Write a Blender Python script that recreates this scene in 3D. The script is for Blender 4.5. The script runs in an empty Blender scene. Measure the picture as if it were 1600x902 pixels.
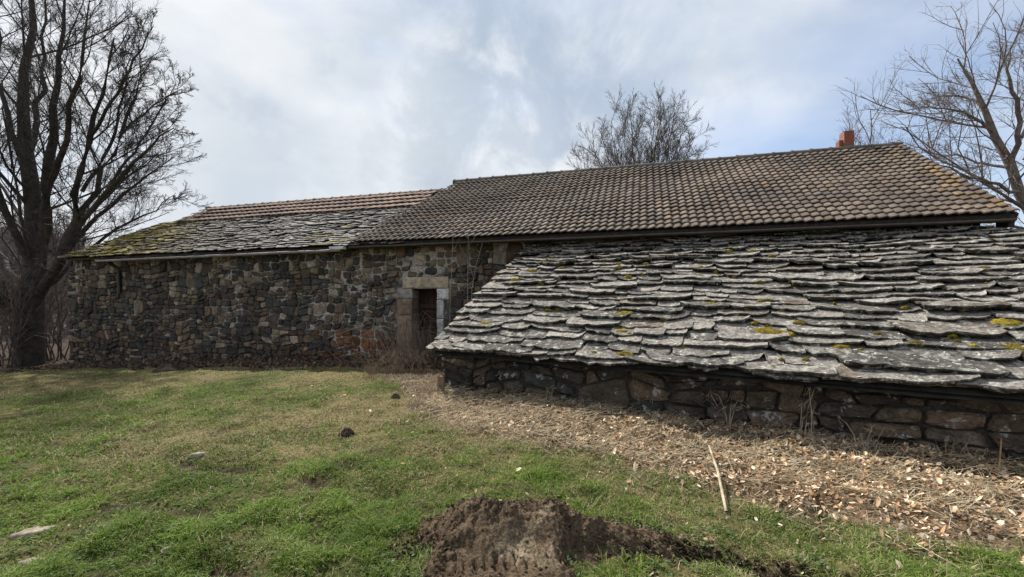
import bpy, math
import numpy as np
from mathutils import Vector
R = np.random.RandomState(11)
rad = math.radians
S = bpy.context.scene
COL = S.collection

# ------------------------------------------------------------ camera, sky, sun, exposure
cam_d = bpy.data.cameras.new("camera"); cam = bpy.data.objects.new("camera", cam_d); COL.objects.link(cam)
cam.location = (0, 0, 1.6); cam.rotation_euler = (rad(90), 0, 0)
cam_d.sensor_width = 36; cam_d.lens = 15.75; cam_d.shift_y = 0.015
cam_d.clip_start = 0.05; cam_d.clip_end = 6000
S.camera = cam
SUN_EL, SUN_AZ = 49.0, -35.0
S.view_settings.view_transform = 'Standard'; S.view_settings.look = 'None'
S.view_settings.gamma = 1; S.view_settings.exposure = 0.80
W = bpy.data.worlds.new("World"); S.world = W; W.use_nodes = True
nt = W.node_tree; nt.nodes.clear()
def N(nt, t, **k):
    n = nt.nodes.new(t)
    for a, b in k.items(): setattr(n, a, b)
    return n
def LK(nt, a, b): nt.links.new(a, b)
out = N(nt, 'ShaderNodeOutputWorld'); bg = N(nt, 'ShaderNodeBackground'); bg.inputs['Strength'].default_value = 0.105
sky = N(nt, 'ShaderNodeTexSky', sky_type='NISHITA'); sky.sun_disc = False
sky.sun_elevation = rad(SUN_EL); sky.sun_rotation = rad(SUN_AZ % 360); sky.altitude = 1200
sky.air_density = 1.0; sky.dust_density = 1.0; sky.ozone_density = 1.5
tc = N(nt, 'ShaderNodeTexCoord')
mp = N(nt, 'ShaderNodeMapping'); mp.inputs['Scale'].default_value = (1, 1, 1.9); mp.inputs['Location'].default_value = (.35, .1, .2)
LK(nt, tc.outputs['Generated'], mp.inputs['Vector'])
n1 = N(nt, 'ShaderNodeTexNoise'); n1.inputs['Scale'].default_value = 1.5; n1.inputs['Detail'].default_value = 6; n1.inputs['Roughness'].default_value = .5; n1.inputs['Distortion'].default_value = .3
n2 = N(nt, 'ShaderNodeTexNoise'); n2.inputs['Scale'].default_value = 3.6; n2.inputs['Detail'].default_value = 5; n2.inputs['Roughness'].default_value = .5
LK(nt, mp.outputs[0], n1.inputs['Vector']); LK(nt, mp.outputs[0], n2.inputs['Vector'])
r1 = N(nt, 'ShaderNodeMapRange'); r1.inputs['From Min'].default_value = .36; r1.inputs['From Max'].default_value = .62; r1.inputs['To Min'].default_value = .30; r1.inputs['To Max'].default_value = .93
LK(nt, n1.outputs['Fac'], r1.inputs['Value'])
# thin cloud veil: thicker to the left of the view and low down
sx = N(nt, 'ShaderNodeSeparateXYZ'); LK(nt, tc.outputs['Generated'], sx.inputs[0])
rx = N(nt, 'ShaderNodeMapRange'); rx.inputs['From Min'].default_value = .55; rx.inputs['From Max'].default_value = -.45; rx.inputs['To Min'].default_value = .0; rx.inputs['To Max'].default_value = .3
LK(nt, sx.outputs[0], rx.inputs['Value'])
ad = N(nt, 'ShaderNodeMath', operation='ADD', use_clamp=True); LK(nt, r1.outputs[0], ad.inputs[0]); LK(nt, rx.outputs[0], ad.inputs[1])
cr = N(nt, 'ShaderNodeValToRGB'); cr.color_ramp.elements[0].position = .36; cr.color_ramp.elements[0].color = (4.95, 5.12, 5.35, 1)
cr.color_ramp.elements[1].position = .63; cr.color_ramp.elements[1].color = (3.35, 3.75, 4.25, 1)
LK(nt, n2.outputs['Fac'], cr.inputs[0])
mx = N(nt, 'ShaderNodeMix', data_type='RGBA'); LK(nt, ad.outputs[0], mx.inputs['Factor']); LK(nt, sky.outputs[0], mx.inputs[6]); LK(nt, cr.outputs[0], mx.inputs[7])
cur = mx.outputs[2]
def dirv(px, py):
    v = Vector(((px - 800) / 700, 1, (475 - py) / 700)); v.normalize(); return v
n3 = N(nt, 'ShaderNodeTexNoise'); n3.inputs['Scale'].default_value = 5.5; n3.inputs['Detail'].default_value = 6; n3.inputs['Roughness'].default_value = .6; n3.inputs['Distortion'].default_value = .4
LK(nt, tc.outputs['Generated'], n3.inputs['Vector'])
for px, py, c0, colr, f in ((700, 170, .982, (2.1, 2.6, 3.15, 1), .9), (885, 185, .982, (2.0, 2.5, 3.15, 1), .9), (980, 60, .93, (2.9, 3.45, 4.3, 1), .55), (310, 230, .93, (5.0, 5.1, 5.2, 1), .5), (470, 290, .988, (3.1, 3.6, 4.1, 1), .6), (780, 215, .992, (4.5, 4.8, 5.1, 1), .4), (620, 150, .99, (4.2, 4.6, 4.9, 1), .6)):
    vm = N(nt, 'ShaderNodeVectorMath', operation='DOT_PRODUCT'); nv_ = N(nt, 'ShaderNodeVectorMath', operation='NORMALIZE'); LK(nt, tc.outputs['Generated'], nv_.inputs[0]); LK(nt, nv_.outputs[0], vm.inputs[0]); vm.inputs[1].default_value = dirv(px, py)
    ma = N(nt, 'ShaderNodeMath', operation='MULTIPLY_ADD'); LK(nt, n3.outputs['Fac'], ma.inputs[0]); ma.inputs[1].default_value = (1 - c0) * 7; LK(nt, vm.outputs['Value'], ma.inputs[2])
    mr = N(nt, 'ShaderNodeMapRange', interpolation_type='SMOOTHSTEP'); mr.inputs['From Min'].default_value = c0 + (1 - c0) * 3.1; mr.inputs['From Max'].default_value = c0 + (1 - c0) * 5.2; mr.inputs['To Max'].default_value = f
    LK(nt, ma.outputs[0], mr.inputs['Value'])
    mm_ = N(nt, 'ShaderNodeMix', data_type='RGBA'); LK(nt, mr.outputs[0], mm_.inputs['Factor']); LK(nt, cur, mm_.inputs[6]); mm_.inputs[7].default_value = colr; cur = mm_.outputs[2]
LK(nt, cur, bg.inputs['Color']); LK(nt, bg.outputs[0], out.inputs[0])

sd = bpy.data.lights.new("sun", 'SUN'); sd.energy = 4.4; sd.angle = rad(1.2); sd.color = (1, .95, .87)
so = bpy.data.objects.new("sun", sd); COL.objects.link(so)
sv = Vector((math.sin(rad(SUN_AZ)) * math.cos(rad(SUN_EL)), math.cos(rad(SUN_AZ)) * math.cos(rad(SUN_EL)), math.sin(rad(SUN_EL))))
so.rotation_euler = sv.to_track_quat('Z', 'Y').to_euler(); so.location = (0, 0, 30)

# ------------------------------------------------------------ helpers
def sm(a, b, x):
    t = np.clip((x - a) / (b - a), 0, 1); return t * t * (3 - 2 * t)
def hsh(ix, iy, seed):
    h = (ix.astype(np.int64) * 374761393 + iy.astype(np.int64) * 668265263 + seed * 974711) & 0xffffffff
    h = ((h ^ (h >> 13)) * 1274126177) & 0xffffffff
    return ((h ^ (h >> 16)) & 0xffff) / 65535.0
def vn(x, y, seed=0):
    x = np.asarray(x, float); y = np.asarray(y, float)
    ix = np.floor(x); iy = np.floor(y); fx = x - ix; fy = y - iy
    fx = fx * fx * (3 - 2 * fx); fy = fy * fy * (3 - 2 * fy)
    a = hsh(ix, iy, seed); b = hsh(ix + 1, iy, seed); c = hsh(ix, iy + 1, seed); d = hsh(ix + 1, iy + 1, seed)
    return (a + (b - a) * fx) * (1 - fy) + (c + (d - c) * fx) * fy
def fbm(x, y, seed=0, o=4):
    v = 0; a = .5; t = 0
    for i in range(o):
        v = v + a * vn(x * 2 ** i + 13.7 * i, y * 2 ** i - 7.3 * i, seed + i); t += a; a *= .5
    return v / t
def lerp(a, b, t): return a + (b - a) * t

class MB:
    def __init__(s): s.v = []; s.f = {3: [], 4: []}; s.c = []; s.n = 0; s.big = []
    def add(s, v, f, col=(.5, .5, .5)):
        v = np.asarray(v, float).reshape(-1, 3); f = np.asarray(f, int)
        s.v.append(v); s.f[f.shape[1]].append(f + s.n)
        col = np.asarray(col, float)
        if col.ndim == 1: col = np.tile(col, (len(v), 1))
        s.c.append(col); s.n += len(v)
        return s
    def addf(s, f):      # more faces on the last vertices added
        f = np.asarray(f, int); s.f[f.shape[1]].append(f + s.n - len(s.v[-1]))
    def box(s, x0, x1, y0, y1, z0, z1, col=(.5, .5, .5)):
        v = [(x, y, z) for z in (z0, z1) for y in (y0, y1) for x in (x0, x1)]
        return s.add(v, [(0, 2, 3, 1), (4, 5, 7, 6), (0, 1, 5, 4), (2, 6, 7, 3), (0, 4, 6, 2), (1, 3, 7, 5)], col)
    def build(s, name, mat, parent=None, smooth=False, off=None):
        V = np.concatenate(s.v); C = np.concatenate(s.c)
        if off is not None: V = V - np.asarray(off)
        loops = []; tot = []
        for k in (3, 4):
            if s.f[k]:
                F = np.concatenate(s.f[k]); loops.append(F.ravel()); tot.append(np.full(len(F), k))
        loops = np.concatenate(loops); tot = np.concatenate(tot)
        me = bpy.data.meshes.new(name)
        me.vertices.add(len(V)); me.vertices.foreach_set('co', V.ravel().astype(np.float32))
        me.loops.add(len(loops)); me.loops.foreach_set('vertex_index', loops.astype(np.int32))
        me.polygons.add(len(tot)); st = np.concatenate([[0], np.cumsum(tot)[:-1]])
        me.polygons.foreach_set('loop_start', st.astype(np.int32)); me.polygons.foreach_set('loop_total', tot.astype(np.int32))
        me.polygons.foreach_set('use_smooth', np.full(len(tot), smooth))
        me.update(calc_edges=True); me.validate()
        at = me.color_attributes.new('Col', 'FLOAT_COLOR', 'POINT')
        c4 = np.ones((len(V), 4), np.float32); c4[:, :3] = C; at.data.foreach_set('color', c4.ravel())
        me.materials.append(mat)
        o = bpy.data.objects.new(name, me); COL.objects.link(o)
        if parent: o.parent = parent
        return o

def tag(o, label=None, cat=None, group=None, kind=None):
    for k, v in (('label', label), ('category', cat), ('group', group), ('kind', kind)):
        if v: o[k] = v
    return o
def empty(name, loc, rz=0):
    o = bpy.data.objects.new(name, None); COL.objects.link(o); o.location = loc; o.rotation_euler = (0, 0, rz); o.empty_display_size = .3
    return o

def tubes(pts, rads, k):
    """pts (B,P,3), rads (B,P) -> verts, quads"""
    B, P, _ = pts.shape
    T = np.gradient(pts, axis=1); T /= np.linalg.norm(T, axis=2, keepdims=True) + 1e-9
    up = np.tile(np.array([.13, .21, 1.]), (B, P, 1)); bad = np.abs(T[..., 2]) > .93
    up[bad] = (1, .1, .05)
    A = np.cross(T, up); A /= np.linalg.norm(A, axis=2, keepdims=True) + 1e-9
    Bn = np.cross(T, A)
    an = np.arange(k) * 2 * math.pi / k
    V = pts[:, :, None] + rads[:, :, None, None] * (np.cos(an)[None, None, :, None] * A[:, :, None] + np.sin(an)[None, None, :, None] * Bn[:, :, None])
    b = np.arange(B)[:, None, None] * P * k; p = np.arange(P - 1)[None, :, None] * k; i = np.arange(k)[None, None, :]; j = (i + 1) % k
    q = np.stack([b + p + i, b + p + j, b + p + k + j, b + p + k + i], -1).reshape(-1, 4)
    return V.reshape(-1, 3), q

# ------------------------------------------------------------ materials
def mat(name, rough=.85, col=None, noise=(), bump=(), spec=.25, sat=None, extra=None):
    """colour attribute x noise layers; noise: (scale, (c0,c1) multipliers, lo, hi); bump: (scale, strength, dist, detail)"""
    m = bpy.data.materials.new(name); m.use_nodes = True; t = m.node_tree
    p = t.nodes['Principled BSDF']; p.inputs['Roughness'].default_value = rough; p.inputs['Specular IOR Level'].default_value = spec
    co = N(t, 'ShaderNodeTexCoord')
    if col is None:
        a = N(t, 'ShaderNodeAttribute'); a.attribute_name = 'Col'; cur = a.outputs['Color']
    else:
        a = N(t, 'ShaderNodeRGB'); a.outputs[0].default_value = (*col, 1); cur = a.outputs[0]
    for sc, (c0, c1), lo, hi in noise:
        n = N(t, 'ShaderNodeTexNoise'); n.inputs['Scale'].default_value = sc; n.inputs['Detail'].default_value = 5; n.inputs['Roughness'].default_value = .6
        LK(t, co.outputs['Object'], n.inputs['Vector'])
        r = N(t, 'ShaderNodeValToRGB'); r.color_ramp.elements[0].position = lo; r.color_ramp.elements[1].position = hi
        r.color_ramp.elements[0].color = (*c0, 1); r.color_ramp.elements[1].color = (*c1, 1)
        LK(t, n.outputs['Fac'], r.inputs[0])
        x = N(t, 'ShaderNodeMix', data_type='RGBA', blend_type='MULTIPLY'); x.inputs['Factor'].default_value = 1
        LK(t, cur, x.inputs[6]); LK(t, r.outputs[0], x.inputs[7]); cur = x.outputs[2]
    if extra: cur = extra(t, co, cur)
    LK(t, cur, p.inputs['Base Color'])
    nrm = None
    for sc, st, di, de in bump:
        n = N(t, 'ShaderNodeTexNoise'); n.inputs['Scale'].default_value = sc; n.inputs['Detail'].default_value = de; n.inputs['Roughness'].default_value = .65
        LK(t, co.outputs['Object'], n.inputs['Vector'])
        b = N(t, 'ShaderNodeBump'); b.inputs['Strength'].default_value = st; b.inputs['Distance'].default_value = di
        LK(t, n.outputs['Fac'], b.inputs['Height'])
        if nrm: LK(t, nrm, b.inputs['Normal'])
        nrm = b.outputs[0]
    if nrm: LK(t, nrm, p.inputs['Normal'])
    return m
def patch(scale, lo, hi, color, detail=4, stretch=None, maxf=1.0):
    """a second colour laid over in noise patches (lichen, moss, stain)"""
    def f(t, co, cur):
        n = N(t, 'ShaderNodeTexNoise'); n.inputs['Scale'].default_value = scale; n.inputs['Detail'].default_value = detail; n.inputs['Roughness'].default_value = .62
        LK(t, co.outputs['Object'], n.inputs['Vector'])
        r = N(t, 'ShaderNodeMapRange'); r.inputs['From Min'].default_value = lo; r.inputs['From Max'].default_value = hi; r.inputs['To Max'].default_value = maxf
        LK(t, n.outputs['Fac'], r.inputs['Value'])
        x = N(t, 'ShaderNodeMix', data_type='RGBA'); LK(t, r.outputs[0], x.inputs['Factor']); LK(t, cur, x.inputs[6]); x.inputs[7].default_value = (*color, 1)
        return x.outputs[2]
    return f
def chain(*fs):
    def f(t, co, cur):
        for g in fs: cur = g(t, co, cur)
        return cur
    return f
m_slab = mat("lichened_schist", .9, noise=[(3.2, ((.55, .55, .55), (1.25, 1.25, 1.25)), .35, .68), (24, ((.5, .49, .48), (1.35, 1.33, 1.28)), .36, .64)],
             bump=[(7, .8, .04, 4), (40, 1, .02, 6)], extra=chain(patch(9, .53, .63, (.40, .39, .34), 6, maxf=.7), patch(17, .64, .68, (.62, .62, .58), 3, maxf=.9), patch(5.5, .66, .74, (.10, .10, .09), 5, maxf=.8)))
m_stone = mat("field_stone", .92, noise=[(9, ((.6, .6, .6), (1.35, 1.35, 1.35)), .33, .68), (40, ((.7, .7, .7), (1.25, 1.25, 1.25)), .35, .65)],
              bump=[(12, .7, .03, 5), (60, .6, .008, 5)], extra=patch(7, .66, .74, (.30, .30, .28), 6, maxf=.6))
m_bigstone = mat("basalt_stone", .92, noise=[(5, ((.6, .6, .6), (1.4, 1.38, 1.35)), .33, .68), (30, ((.7, .7, .7), (1.3, 1.3, 1.3)), .35, .65)],
              bump=[(5, .9, .09, 6), (35, .9, .02, 6)], extra=patch(5.5, .60, .64, (.40, .40, .38), 6, maxf=.85))
m_mortar = mat("lime_mortar", .95, noise=[(25, ((.55, .55, .55), (1.3, 1.3, 1.3)), .35, .65)], bump=[(20, .8, .03, 5)])
m_tile = mat("concrete_tile", .85, noise=[(.7, ((.72, .73, .75), (1.25, 1.22, 1.15)), .38, .62), (6, ((.7, .7, .7), (1.25, 1.25, 1.25)), .35, .65), (35, ((.65, .65, .65), (1.3, 1.3, 1.3)), .35, .65)],
             bump=[(80, .5, .004, 4)], extra=patch(14, .70, .78, (.40, .39, .33), 5, maxf=.6), spec=.2)
m_bark = mat("bark", .95, noise=[(6, ((.6, .6, .6), (1.4, 1.4, 1.4)), .35, .65)], bump=[(18, .9, .03, 5)])
m_wood = mat("weathered_wood", .9, noise=[(14, ((.6, .6, .6), (1.3, 1.3, 1.3)), .35, .65)], bump=[(30, .5, .006, 4)])
m_metal = mat("zinc", .5, spec=.5, noise=[(5, ((.7, .7, .7), (1.2, 1.2, 1.2)), .35, .65)])
m_moss = mat("moss", 1, noise=[(18, ((.5, .5, .5), (1.5, 1.5, 1.3)), .35, .65)], bump=[(60, 1, .03, 5)], spec=.05)
m_ground = mat("turf_soil", 1, noise=[(3, ((.75, .75, .75), (1.2, 1.2, 1.2)), .35, .65), (30, ((.5, .5, .5), (1.5, 1.5, 1.5)), .35, .65)], bump=[(22, .8, .05, 5), (90, .6, .015, 5)], spec=.1)
m_soil = mat("dug_soil", 1, noise=[(9, ((.6, .6, .6), (1.35, 1.35, 1.35)), .35, .65), (60, ((.45, .45, .45), (1.6, 1.6, 1.55)), .35, .65)], bump=[(30, .9, .03, 6), (120, .8, .01, 5)], spec=.1)
m_blade = mat("grass_blade", .7, spec=.2); m_leaf = mat("dead_leaf", .8, spec=.15)
for mm, tf in ((m_blade, .35), (m_leaf, .15)):
    t = mm.node_tree; p = t.nodes['Principled BSDF']; o_ = t.nodes['Material Output']
    tr = N(t, 'ShaderNodeBsdfTranslucent'); ms = N(t, 'ShaderNodeMixShader'); ms.inputs[0].default_value = tf
    LK(t, p.inputs['Base Color'].links[0].from_socket, tr.inputs[0]); LK(t, p.outputs[0], ms.inputs[1]); LK(t, tr.outputs[0], ms.inputs[2]); LK(t, ms.outputs[0], o_.inputs[0])
m_hill = mat("wooded_hill", 1, noise=[(.05, ((.7, .7, .7), (1.3, 1.3, 1.3)), .35, .65), (.6, ((.6, .6, .6), (1.3, 1.3, 1.3)), .35, .65)], bump=[(.5, 1, 2, 5)], spec=0)
m_brick = bpy.data.materials.new("red_brick"); m_brick.use_nodes = True
t = m_brick.node_tree; bt = N(t, 'ShaderNodeTexBrick'); bt.inputs['Scale'].default_value = 7; bt.inputs['Color1'].default_value = (.24, .062, .035, 1); bt.inputs['Color2'].default_value = (.16, .042, .028, 1)
bt.inputs['Mortar'].default_value = (.25, .13, .09, 1); bt.inputs['Mortar Size'].default_value = .03
tcb = N(t, 'ShaderNodeTexCoord'); mb_ = N(t, 'ShaderNodeMapping'); mb_.inputs['Rotation'].default_value = (rad(90), 0, 0)
LK(t, tcb.outputs['Object'], mb_.inputs[0]); LK(t, mb_.outputs[0], bt.inputs['Vector']); LK(t, bt.outputs[0], t.nodes['Principled BSDF'].inputs['Base Color']); t.nodes['Principled BSDF'].inputs['Roughness'].default_value = .9

# ------------------------------------------------------------ ground
CP = np.array([(0,0,0),(0,2.6,0),(-3,3,0),(3,1,0),(-8,5,-.03),(-1.3,7.2,.21),(1.5,6.0,.14),(4.9,4.5,-.02),(7,3.2,-.08),(-4,10.4,.2),(-1.5,9.7,.28),
               (-7,12,.07),(-13.4,13.4,-.27),(-18,12,-.3),(0,9.7,.32),(10,8,.25),(-8,8,.03),(-16,7,-.15),(-20,20,-.6),(0,18,.2),(14,14,.3),(8,-2,.05),(-8,-2,0)])
def _phi(r): return np.where(r > 0, r * r * np.log(r + 1e-9), 0)
_d = np.linalg.norm(CP[:, None, :2] - CP[None, :, :2], axis=2)
_A = np.zeros((len(CP) + 3,) * 2); _A[:len(CP), :len(CP)] = _phi(_d) + .02 * np.eye(len(CP)); _A[:len(CP), len(CP)] = 1; _A[:len(CP), len(CP)+1:] = CP[:, :2]
_A[len(CP):, :len(CP)] = _A[:len(CP), len(CP):].T
_w = np.linalg.solve(_A, np.concatenate([CP[:, 2], [0, 0, 0]]))
def rut(x, y, pts, w):
    d = np.full(np.shape(x), 1e9)
    for (ax, ay), (bx, by) in zip(pts[:-1], pts[1:]):
        L = (bx - ax) ** 2 + (by - ay) ** 2; tt = np.clip(((x - ax) * (bx - ax) + (y - ay) * (by - ay)) / L, 0, 1)
        d = np.minimum(d, np.hypot(x - ax - tt * (bx - ax), y - ay - tt * (by - ay)))
    return np.exp(-(d / w) ** 2)
RUTS = [([(-5.2, 5.0), (-3.6, 4.55), (-2.2, 4.1), (-1.0, 3.7)], .13), ([(-3.3, 3.6), (-2.3, 3.35), (-1.2, 3.0)], .16), ([(-3.0, 2.9), (-2.0, 2.8), (-1.1, 2.6)], .12)]
TRENCH = [(.75, 3.06), (1.05, 2.90), (1.4, 2.72), (1.8, 2.54), (2.3, 2.3), (2.9, 2.05)]
def gz(x, y, fine=True):
    x = np.asarray(x, float); y = np.asarray(y, float)
    z = _w[len(CP)] + _w[len(CP)+1] * x + _w[len(CP)+2] * y
    for c, w in zip(CP, _w): z = z + w * _phi(np.hypot(x - c[0], y - c[1]))
    far = sm(16, 30, np.hypot(x, y)); z = z * (1 - far) + far * (-.5 - .03 * np.clip(-x - 10, 0, 200) * sm(15, 60, np.hypot(x, y)))
    if fine:
        nr = 1 - sm(25, 40, np.hypot(x, y))
        z = z + nr * ((fbm(x * .9, y * .9, 3) - .5) * .09 + (fbm(x * 4, y * 4, 5) - .5) * .075 + (fbm(x * 11, y * 11, 6) - .5) * .035)
        for p, w in RUTS: z = z - .055 * rut(x, y, p, w) * (.5 + vn(x * 3, y * 3, 9))
        z = z - .10 * rut(x, y, TRENCH, .09)
    return z
a0 = rad(16.5); DX, DY = math.cos(a0), -math.sin(a0); NX, NY = math.sin(a0), math.cos(a0); OX, OY = 8.28, 7.34
def barn_n(x, y): return (x - OX) * NX + (y - OY) * NY      # distance into the barn, eave = 0
def barn_s(x, y): return (x - OX) * DX + (y - OY) * DY
ex = np.array([-14, -6, -4.2, -2.8, -1.9, -1.37, .2, 1.3, 2.1, 3.24, 6]); ey = np.array([12.6, 10.4, 9.9, 9.3, 7.6, 6.2, 4.75, 3.85, 3.3, 2.9, 2.0])
F0 = np.array([-1.34, 7.32]); FD = np.array([.9007, -.4345])
def shed_d(x, y): return (x - F0[0]) * .4345 + (y - F0[1]) * .9007      # distance behind the eave line of the shed
def litter(x, y):        # >0 inside the dry strip at the foot of the walls
    e = np.interp(x, ex, ey); return (y - e) * .8 + (fbm(x * 1.3, y * 1.3, 21) - .5) * 1.1 + (fbm(x * 5, y * 5, 22) - .5) * .5
def dryness(x, y):
    return np.clip(.30 + .16 * (np.hypot(x, y) - 3) / 3 + (fbm(x * .8, y * .8, 31) - .5) * 1.9 + (fbm(x * 4, y * 4, 35) - .5) * .9 - .0 * x, 0, 1)
def soilness(x, y):
    s = sm(.66, .78, fbm(x * 3.2, y * 4.6, 41)) * .8
    for p, w in RUTS: s = np.maximum(s, rut(x, y, p, w * .8) * sm(.35, .6, vn(x * 4, y * 4, 44)))
    s = np.maximum(s, rut(x, y, TRENCH, .13))
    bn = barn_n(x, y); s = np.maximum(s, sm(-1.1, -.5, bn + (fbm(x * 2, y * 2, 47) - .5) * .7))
    return s
def gcol(x, y):
    dr = dryness(x, y)[..., None]
    c = lerp(np.array([.045, .058, .016]), np.array([.15, .12, .055]), dr)
    c = lerp(c, np.array([.045, .032, .022]), soilness(x, y)[..., None])
    c = lerp(c, lerp(np.array([.16, .115, .07]), np.array([.06, .042, .028]), np.maximum(sm(.45, .6, fbm(x * 3.5, y * 3.5, 86)), sm(-.5, 0, shed_d(x, y)) * .8)[..., None]), sm(-.1, .35, litter(x, y))[..., None] * (1 - sm(-1.3, -.4, barn_n(x, y)))[..., None])  # bare soil in patches; the shed wall's foot shadow is painted in as a dark band
    return c
def axis(lo, hi, step, far, g=1.25):
    a = list(np.arange(lo, hi + step / 2, step)); st = step; b = []
    x = lo
    while x > -far: st *= g; x -= st; b.append(x)
    st = step; x = a[-1]; c = []
    while x < far: st *= g; x += st; c.append(x)
    return np.array(b[::-1] + a + c)
gx = axis(-16, 8, .06, 4000); gy = axis(1.2, 14.5, .06, 4000)
X, Y = np.meshgrid(gx, gy)
Z = gz(X, Y)
nx, ny = len(gx), len(gy)
idx = np.arange(nx * ny).reshape(ny, nx)
Q = np.stack([idx[:-1, :-1], idx[:-1, 1:], idx[1:, 1:], idx[1:, :-1]], -1).reshape(-1, 4)
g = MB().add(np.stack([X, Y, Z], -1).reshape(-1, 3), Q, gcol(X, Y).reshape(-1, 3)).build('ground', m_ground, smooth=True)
tag(g, kind='structure')

# distant wooded hill seen left of the barn
hx = np.linspace(-260, -10, 60); hv = np.linspace(0, 1, 24)
HX, HV = np.meshgrid(hx, hv); HY = 27 + HV * 120 + 0 * HX
HZ = -.9 + 21 * HV ** .9 * (.35 + .65 * sm(0, 1, (-HX - 20) / 160)) + (fbm(HX * .05, HV * 6, 3) - .5) * 4 * HV
hi_ = np.arange(HX.size).reshape(HX.shape)
tag(MB().add(np.stack([HX, HY, HZ], -1).reshape(-1, 3), np.stack([hi_[:-1, :-1], hi_[:-1, 1:], hi_[1:, 1:], hi_[1:, :-1]], -1).reshape(-1, 4), (.16, .132, .122)).build('hill', m_hill, smooth=True), kind='structure')

# ------------------------------------------------------------ masonry
def stone_quads(x0, x1, z0, z1, bandh, wr, split, rng, warp=.04, seed=0):
    out = []
    z = z0
    while z < z1 - .02:
        h = rng.uniform(*bandh)
        if z + h > z1 - bandh[0] * .5: h = z1 - z
        x = x0
        while x < x1 - .02:
            w = rng.uniform(wr[0] * 1.4, wr[1] * 2.2)
            if x + w > x1 - wr[0]: w = x1 - x
            k = rng.choice(len(split), p=split) + 1
            cuts = np.concatenate([[0], np.sort((np.arange(1, k) + rng.uniform(-.22, .22, k - 1)) / k), [1]]) * h
            for a, b in zip(cuts[:-1], cuts[1:]):
                xx = x
                while xx < x + w - .01:
                    ww = rng.uniform(*wr) * (.75 + .5 * (b - a) / (h / 2))
                    if xx + ww > x + w - wr[0] * .7: ww = x + w - xx
                    out.append((xx, xx + ww, z + a, z + b)); xx += ww
            x += w
        z += h
    q = []
    for a, b, c, d in out:
        P = np.array([(a, c), (b, c), (b, d), (a, d)], float)
        wx = (fbm(P[:, 0] * 2.3, P[:, 1] * 2.3, 50 + seed) - .5) * warp * 4; wz = (fbm(P[:, 0] * 1.7, P[:, 1] * 2.1, 60 + seed) - .5) * warp * 4
        e = 1  # keep the wall edges straight
        wx = np.where((P[:, 0] < x0 + .05) | (P[:, 0] > x1 - .05), 0, wx)
        q.append(P + np.stack([wx, wz], -1))
    return q
def stone(mb, P, y, proud, gap, col, rng, place, K=14):
    """one stone: quad outline P (x,z) -> rounded irregular lump on the plane y (outward = -y)"""
    c = P.mean(0); an = np.arange(K) * 2 * math.pi / K + rng.uniform(0, .3)
    ca, sa = np.cos(an), np.sin(an); ex_ = 2 / rng.uniform(2.9, 6.5)
    u = np.sign(ca) * np.abs(ca) ** ex_; v = np.sign(sa) * np.abs(sa) ** ex_
    r = 1 + rng.uniform(-.09, .05, K); u = u * r; v = v * r
    def bil(u, v): 
        a, b = (u + 1) / 2, (v + 1) / 2
        return (P[0] * ((1 - a) * (1 - b))[:, None] + P[1] * (a * (1 - b))[:, None] + P[2] * (a * b)[:, None] + P[3] * ((1 - a) * b)[:, None])
    ring = bil(u, v); dv = ring - c; L = np.linalg.norm(dv, axis=1, keepdims=True); ring = c + dv * np.clip(1 - gap / L, .3, 1)
    rings = []
    for sc, pr in ((.98, -.05), (1, proud * .25), (.94, proud * .75), (.72, proud * 1.0)):
        rr = c + (ring - c) * sc
        rings.append(np.column_stack([rr[:, 0], y - pr - (rng.uniform(-.18, .18, K) * proud if pr > 0 else np.zeros(K)), rr[:, 1]]))
    tilt = rng.uniform(-.12, .12, 2)
    V = np.concatenate(rings + [[[c[0], y - proud * rng.uniform(.8, 1.15), c[1]]]])
    V[:, 1] += (V[:, 0] - c[0]) * tilt[0] + (V[:, 2] - c[1]) * tilt[1]
    V = place(V); q = []
    for k in range(3):
        for i in range(K): q.append((k * K + i, k * K + (i + 1) % K, (k + 1) * K + (i + 1) % K, (k + 1) * K + i))
    mb.add(V, q, col); mb.addf([(3 * K + i, 3 * K + (i + 1) % K, 4 * K) for i in range(K)])
ident = lambda V: V
def stone_color(rng, pal, w):
    c = np.array(pal[rng.choice(len(pal), p=w)]); return c * rng.uniform(.7, 1.35) * (1 + rng.uniform(-.05, .05, 3)) * np.array([1.05, 1, .90])
PAL = [(.064, .056, .052), (.115, .094, .076), (.060, .060, .064), (.165, .135, .108), (.25, .222, .19), (.105, .074, .058)]

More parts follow.
